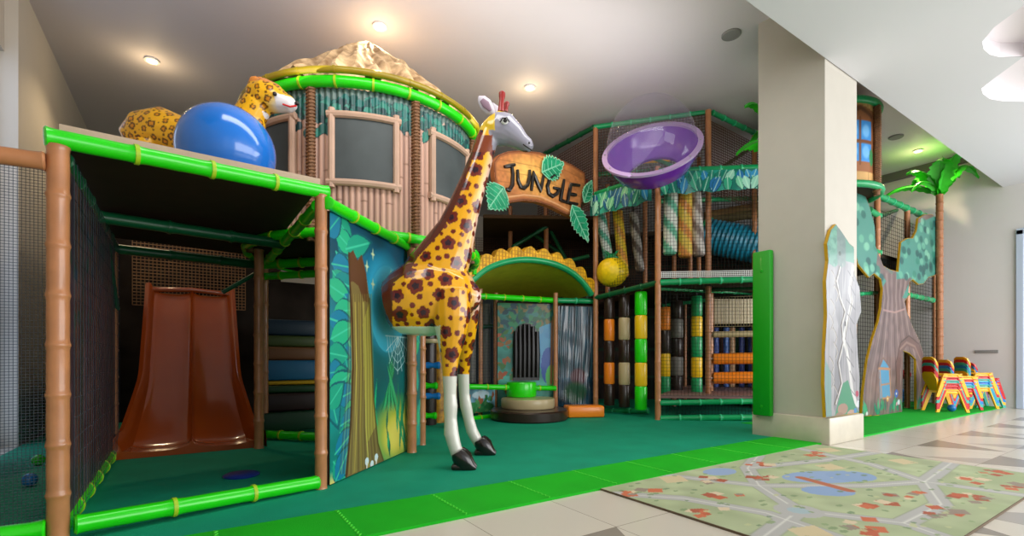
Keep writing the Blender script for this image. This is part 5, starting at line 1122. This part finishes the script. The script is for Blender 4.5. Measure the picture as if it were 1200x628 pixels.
for x0, x1 in ((1000, 1028), (1028, 1063), (1063, 1095.5)):
    part('safety_net', lambda a: a.net([(Xp(x0), YF, .05), (Xp(x1), YF, .05), (Xp(x1), YF, 3.35), (Xp(x0), YF, 3.35)], .065, .0032), M['net'], rf)
cv = Canvas(8.2, 11.3, 0, 3.3, .03, '#3a3634'); cv.noise(.4, .25, 3); cv.noise(.5, .1, 8, '#2c4a40')
for k in range(60): cv.leaf(rng.uniform(8.4, 11.3), rng.uniform(.2, 2.6), .3, rng.uniform(0, 6), .05, ['#6a4a38', '#3f6a54', '#4a4c5a', '#8a5a54'][k % 4])
for z in (2.75, 1.9): cv.stroke([(8.2, z), (11.3, z)], .03, '#1f6a4a')
cv.build('back_panel', lambda U, V: np.c_[U, np.full(len(U), 4.45), V], M['paintmat'], rf)
part('deck', lambda a: a.box((9.8, 3.9, 2.62), (3.1, 1.2, .06)), M['slabd'], rf, smooth=False)
for i, (px, py, c) in enumerate(((1057, 462, 'bluep'), (1062, 470, 'tealp'), (1066, 455, 'red'), (1059, 474, 'green'))):
    p = onYp(px, py, 3.7); p.x -= .25; r_ = .16; z = max(r_+.02, p.z) if i in (1, 3) else r_*1+.02
    a = MB(); a.ball((p.x, p.y+.15*(i % 2), z if i != 2 else .58), r_ if i != 2 else .1, 18, sc=(1, 1, 1.0)); a.lathe([(r_*.3, -.0), (r_*.2, .012)], (p.x, p.y+.15*(i % 2), z), 8)
    tag(a.build('soft_ball', M[c]), ['blue', 'teal', 'small red', 'green'][i]+' soft ball inside the painted tree doorway', 'ball', 'soft balls inside the tree doorway')
# painted tower house above
TC = W(966, 7.35); TR = .64; TZ0, TZ1 = 3.32, 4.5
tw = thing('painted_tree_house', 'tan painted tree house turret with blue paned window high beside the column', 'play hut', (TC.x, TC.y, TZ0))
cv = Canvas(-PI, PI, TZ0, TZ1, .018, '#cfa468'); cv.noise(.15, .2, 6)
for i in range(14): u = -PI+i*.45; cv.stroke([(u, TZ0), (u+.03, 3.8), (u-.02, TZ1)], .012, '#a07844', .8)
wa = math.atan2(-TC.y, -TC.x); r_ = (FW+RT*((1008-CX)/F)).normalized(); b = r_.dot(TC); disc = b*b-TC.dot(TC)+TR*TR; q = b-math.sqrt(max(disc, 0)); hp_ = r_*q-TC; wa = math.atan2(hp_.y, hp_.x)
def wr(u, v): return (((u+PI) % (2*PI))-PI, v)
u_, zc_ = wa, 3.98
cv.poly([wr(u_-.48, 3.5), wr(u_+.48, 3.5), wr(u_+.5, 4.36), wr(u_, 4.44), wr(u_-.5, 4.36)], '#9a6440'); cv.poly([wr(u_-.33, 3.65), wr(u_+.33, 3.65), wr(u_+.33, 4.22), wr(u_-.33, 4.22)], '#3f8fd8')
for dx, dz in ((-.16, 3.79), (.16, 3.79), (-.16, 4.08), (.16, 4.08)): cv.ell(u_+dx, dz, .12, .11, '#7fc0f0', .8, soft=.6)
cv.stroke([(u_, 3.62), (u_, 4.25)], .025, '#7a4c30'); cv.stroke([(u_-.34, 3.93), (u_+.34, 3.93)], .025, '#7a4c30'); cv.stroke([(u_-.3, 4.3), (u_, 4.4), (u_+.34, 4.3)], .03, '#6a4430'); cv.ell(u_+.33, 3.72, .07, .12, '#3f8a54')
cv.build('painted_wall', lambda U, V: np.c_[TC.x+TR*np.cos(U), TC.y+TR*np.sin(U), V], M['paint'], tw)
def rt2(a, r, z, rr): a.tube([Vector((TC.x+r*math.cos(2*PI*i/40), TC.y+r*math.sin(2*PI*i/40), z)) for i in range(40)], rr, 10, closed=True)
part('top_ring', lambda a: rt2(a, TR+.03, TZ1, .05), T2[0], tw); part('bottom_ring', lambda a: rt2(a, TR+.05, TZ0, .05), T2[0], tw); part('roof_lid', lambda a: a.lathe([(TR+.05, 0), (TR*.6, .1), (.05, .2)], (TC.x, TC.y, TZ1+.04), 36), mat('lid_tan', '#c09a58', .6, var=.2), tw)
part('turret_floor', lambda a: a.lathe([(TR, 0), (TR, .04)], (TC.x, TC.y, TZ0), 36), M['slabd'], tw)
r_ = (FW+RT*((1027.5-CX)/F)).normalized(); b = r_.dot(TC); q = b-math.sqrt(max(b*b-TC.dot(TC)+(TR+.03)**2, 0)); hq = r_*q
part('rope_post', lambda a: [a.tube([Vector((hq.x, hq.y, 3.2)), Vector((hq.x, hq.y, 4.5))], .04, 10), a.tube([Vector((hq.x+.045*math.cos(i*PI/3), hq.y+.045*math.sin(i*PI/3), 3.25+i*.005)) for i in range(240)], .013, 5)][0], M['rope'], tw)
# ================================================================== PALMS
def palm(name, lab, base, zt, fr, r0=.055):
    t = thing(name, lab, 'palm tree', (base.x, base.y, 0), 'artificial palm trees')
    part('trunk', lambda a: a.bamboo(Vector((base.x, base.y, 0)), Vector((base.x, base.y, zt)), r0, .16, tie=0, bulge=.12), [M['trunk'], M['trunk']], t)
    top = Vector((base.x, base.y, zt))
    for (az, L, rise, drop, wd) in fr:
        dirv = RT*math.cos(az)+FW*math.sin(az); sd = Vector((-dirv.y, dirv.x, 0)); K = 16; Lf, Cn, Rg = [], [], []
        for i in range(K+1):
            f_ = i/K; c = top+dirv*(L*f_)+up*(rise*math.sin(f_*PI*.6)-drop*f_*f_); w = wd*(math.sin(PI*min(1, .08+f_*.92)**.8))*(1+(.14 if i % 2 else -.14))+.004
            Cn.append(c+up*.03); Lf.append(c+sd*w-up*w*.25); Rg.append(c-sd*w-up*w*.25)
        k = K+1
        def fn(a): a.add(Lf+Cn+Rg, [(i, i+1, k+i+1, k+i) for i in range(K)]+[(k+i, k+i+1, 2*k+i+1, 2*k+i) for i in range(K)]); a.tube(Cn, .012, 5)
        part('frond', fn, M['frond'], t)
palm('palm_tree', 'tall artificial palm with bright green fronds at the far right end of the frame', W(1101, 8.85), Z(228, 8.85), [(0.22, .95, .75, .35, .14), (0.5, .75, .75, .2, .14), (2.6, .85, .35, .3, .12), (3.0, .55, .5, .1, .13), (-1.2, .4, .7, .1, .17), (-2.2, .45, .6, .1, .17), (1.5, .7, .6, .2, .15), (.35, .6, .55, .15, .14), (3.5, .8, .3, .35, .05)])
palm('palm_tree', 'artificial palm mostly hidden behind the square column, leaf tips showing left of it', W(918, 6.75), 3.75, [(3.3, .72, .28, .33, .17), (2.9, .5, .75, .0, .13), (0, .6, .5, .3, .13), (1.3, .6, .5, .3, .13), (-1.2, .3, .4, .2, .1), (2.2, .5, .6, .3, .13)])
# ================================================================== STACKED CHAIRS
cm = {'y': M['yelp'], 'r': M['red'], 't': M['tealp'], 'b': M['bluep']}
def legs_fn(a, sx, sy):
    a.box((sx*.13, sy*.17, .44), (.05, .05, .02), bev=.004)
    p, q = Vector((sx*.12, sy*.17, .42)), Vector((sx*.25, sy*.18, .015)); d_ = (q-p).normalized()
    a.rings([[p+Vector((x, y, 0)) for x, y in ((.035, .02), (-.035, .02), (-.035, -.02), (.035, -.02))], [q+Vector((x, y, 0)) for x, y in ((.026, .015), (-.026, .015), (-.026, -.015), (.026, -.015))]])
proto = {}
def make_chair(c):
    t = thing('child_chair', 'x', 'chair', (0, 0, 0)); m = cm[c]
    def seat(a):
        rg = []
        for z, e_ in ((.415, .02), (.42, 0), (.44, 0), (.448, .015)):
            rg.append([Vector((( .19-e_)*(abs(math.cos(x))**.5)*(1 if math.cos(x) > 0 else -1), (.19-e_)*(abs(math.sin(x))**.5)*(1 if math.sin(x) > 0 else -1), z)) for x in [2*PI*i/24 for i in range(24)]])
        a.rings(rg)
    part('seat', seat, m, t, local=True)
    def bk(a):
        o_ = [(-.10, 0), (-.13, .10), (-.17, .2), (-.15, .3), (-.08, .34), (.08, .34), (.15, .3), (.17, .2), (.13, .10), (.10, 0)]
        f_ = lambda y, z, x: Vector((-.18-z*.3+x, y, .43+z)); n = len(o_)
        A1 = [f_(y, z, .014) for y, z in o_]; B1 = [f_(y, z, -.014) for y, z in o_]; a.add(A1+B1, [(i, (i+1) % n, n+(i+1) % n, n+i) for i in range(n)]+[tuple(range(n)), tuple(range(2*n-1, n-1, -1))])
    part('backrest', bk, m, t, local=True)
    for sx in (-1, 1):
        for sy in (-1, 1): part('leg', lambda a: legs_fn(a, sx, sy), m, t, local=True)
        part('apron', lambda a: a.box((sx*.0, sx*.17, .385), (.26, .02, .05), bev=.005), m, t, local=True)
    return t
def copy_chair(c):
    if c not in proto: proto[c] = make_chair(c); return proto[c]
    s = proto[c]; r = s.copy(); C.objects.link(r)
    for ch in s.children: k = ch.copy(); C.objects.link(k); k.parent = r
    return r
cn = {'y': 'yellow', 'r': 'red', 't': 'teal', 'b': 'blue'}
stk = [(1107, 7.95, 'yrrtry', 'nearest left stack', .0, -.35), (1124, 8.3, 'rtbry', 'middle stack just behind the nearest one', .0, -.3), (1143, 8.5, 'ytbtry', 'right stack against the wall', .02, -.3), (1151, 8.7, 'tybr', 'rearmost low stack by the wall socket', 0, -.3)]
ords = ['bottom', 'second from bottom', 'third from bottom', 'fourth from bottom', 'fifth from bottom', 'sixth from bottom']
for (px, d, cs, lab, _, rz) in stk:
    for i, c in enumerate(cs):
        o = copy_chair(c); b_ = W(px, d, .017)
        o.location = (b_.x, b_.y, .017+i*.05); o.rotation_euler = (0, 0, rz-.35); o.scale = (.9, .9, .86)
        pos = 'topmost' if i == len(cs)-1 else ords[i]
        o['label'] = '%s plastic child chair, %s in the %s' % (cn[c], pos, lab); o['group'] = 'stacked plastic child chairs'
p = W(1106, 8.1, .07); a = MB(); a.ball((p.x, p.y-.1, .077), .06, 16); a.lathe([(.061, -.002), (.0615, 0), (.061, .002)], (p.x, p.y-.1, .077), 16, caps=False); tag(a.build('play_ball', M['bluep']), 'small blue play ball on the green carpet below the chair stacks', 'ball')
# ================================================================== LIGHT AND CAMERA
w = bpy.data.worlds.new('daylight'); bpy.context.scene.world = w; w.use_nodes = True
bg = w.node_tree.nodes['Background']; bg.inputs[0].default_value = (.86, .92, 1., 1); bg.inputs[1].default_value = 1.12
def area(name, loc, size, energy, target, col=(1, 1, 1)):
    L = bpy.data.lights.new(name, 'AREA'); L.shape = 'RECTANGLE'; L.size, L.size_y = size; L.energy = energy; L.color = col
    o = bpy.data.objects.new(name, L); C.objects.link(o); o.location = loc
    o.rotation_euler = (Vector(target)-Vector(loc)).to_track_quat('-Z', 'Y').to_euler(); return o
area('added_right_fill', (11.9, -1.2, 1.9), (4, 2.8), 230, (8, 1., .0), (.95, .97, 1))  # unseen lamp added by the windowless right wall to brighten the floor
area('assumed_front_daylight', (7.0, -4.5, 2.1), (9, 3.2), 480, (4.6, 6, 1.9), (1, .99, .96))  # unseen lamp added for daylight assumed from the front; no window is built
area('added_ceiling_fill', (2.6, 4.0, 3.6), (4.6, 1.2), 40, (2.6, 4.6, 4.8), (1, .97, .96))  # unseen upward lamp added in mid-air to brighten the ceiling
area('added_fill_light', (2.2, 2.7, 3.95), (4.6, .5), 60, (2.6, 5.0, .4), (1, .98, .95))  # unseen lamp added below the ceiling to brighten the play area
cam = bpy.data.cameras.new('camera'); cam.sensor_width = 36; cam.lens = F/1200*36; cam.shift_y = (HY-314)/1200; cam.clip_start = .05
o = bpy.data.objects.new('camera', cam); C.objects.link(o); o.location = (0, 0, EYE); o.rotation_euler = (PI/2, 0, -YAW)
bpy.context.scene.camera = o
sc = bpy.context.scene; sc.view_settings.view_transform = 'Standard'; sc.view_settings.look = 'None'; sc.view_settings.exposure = 0.0
sc.cycles.max_bounces = 7; sc.cycles.transparent_max_bounces = 12; sc.cycles.sample_clamp_indirect = 4
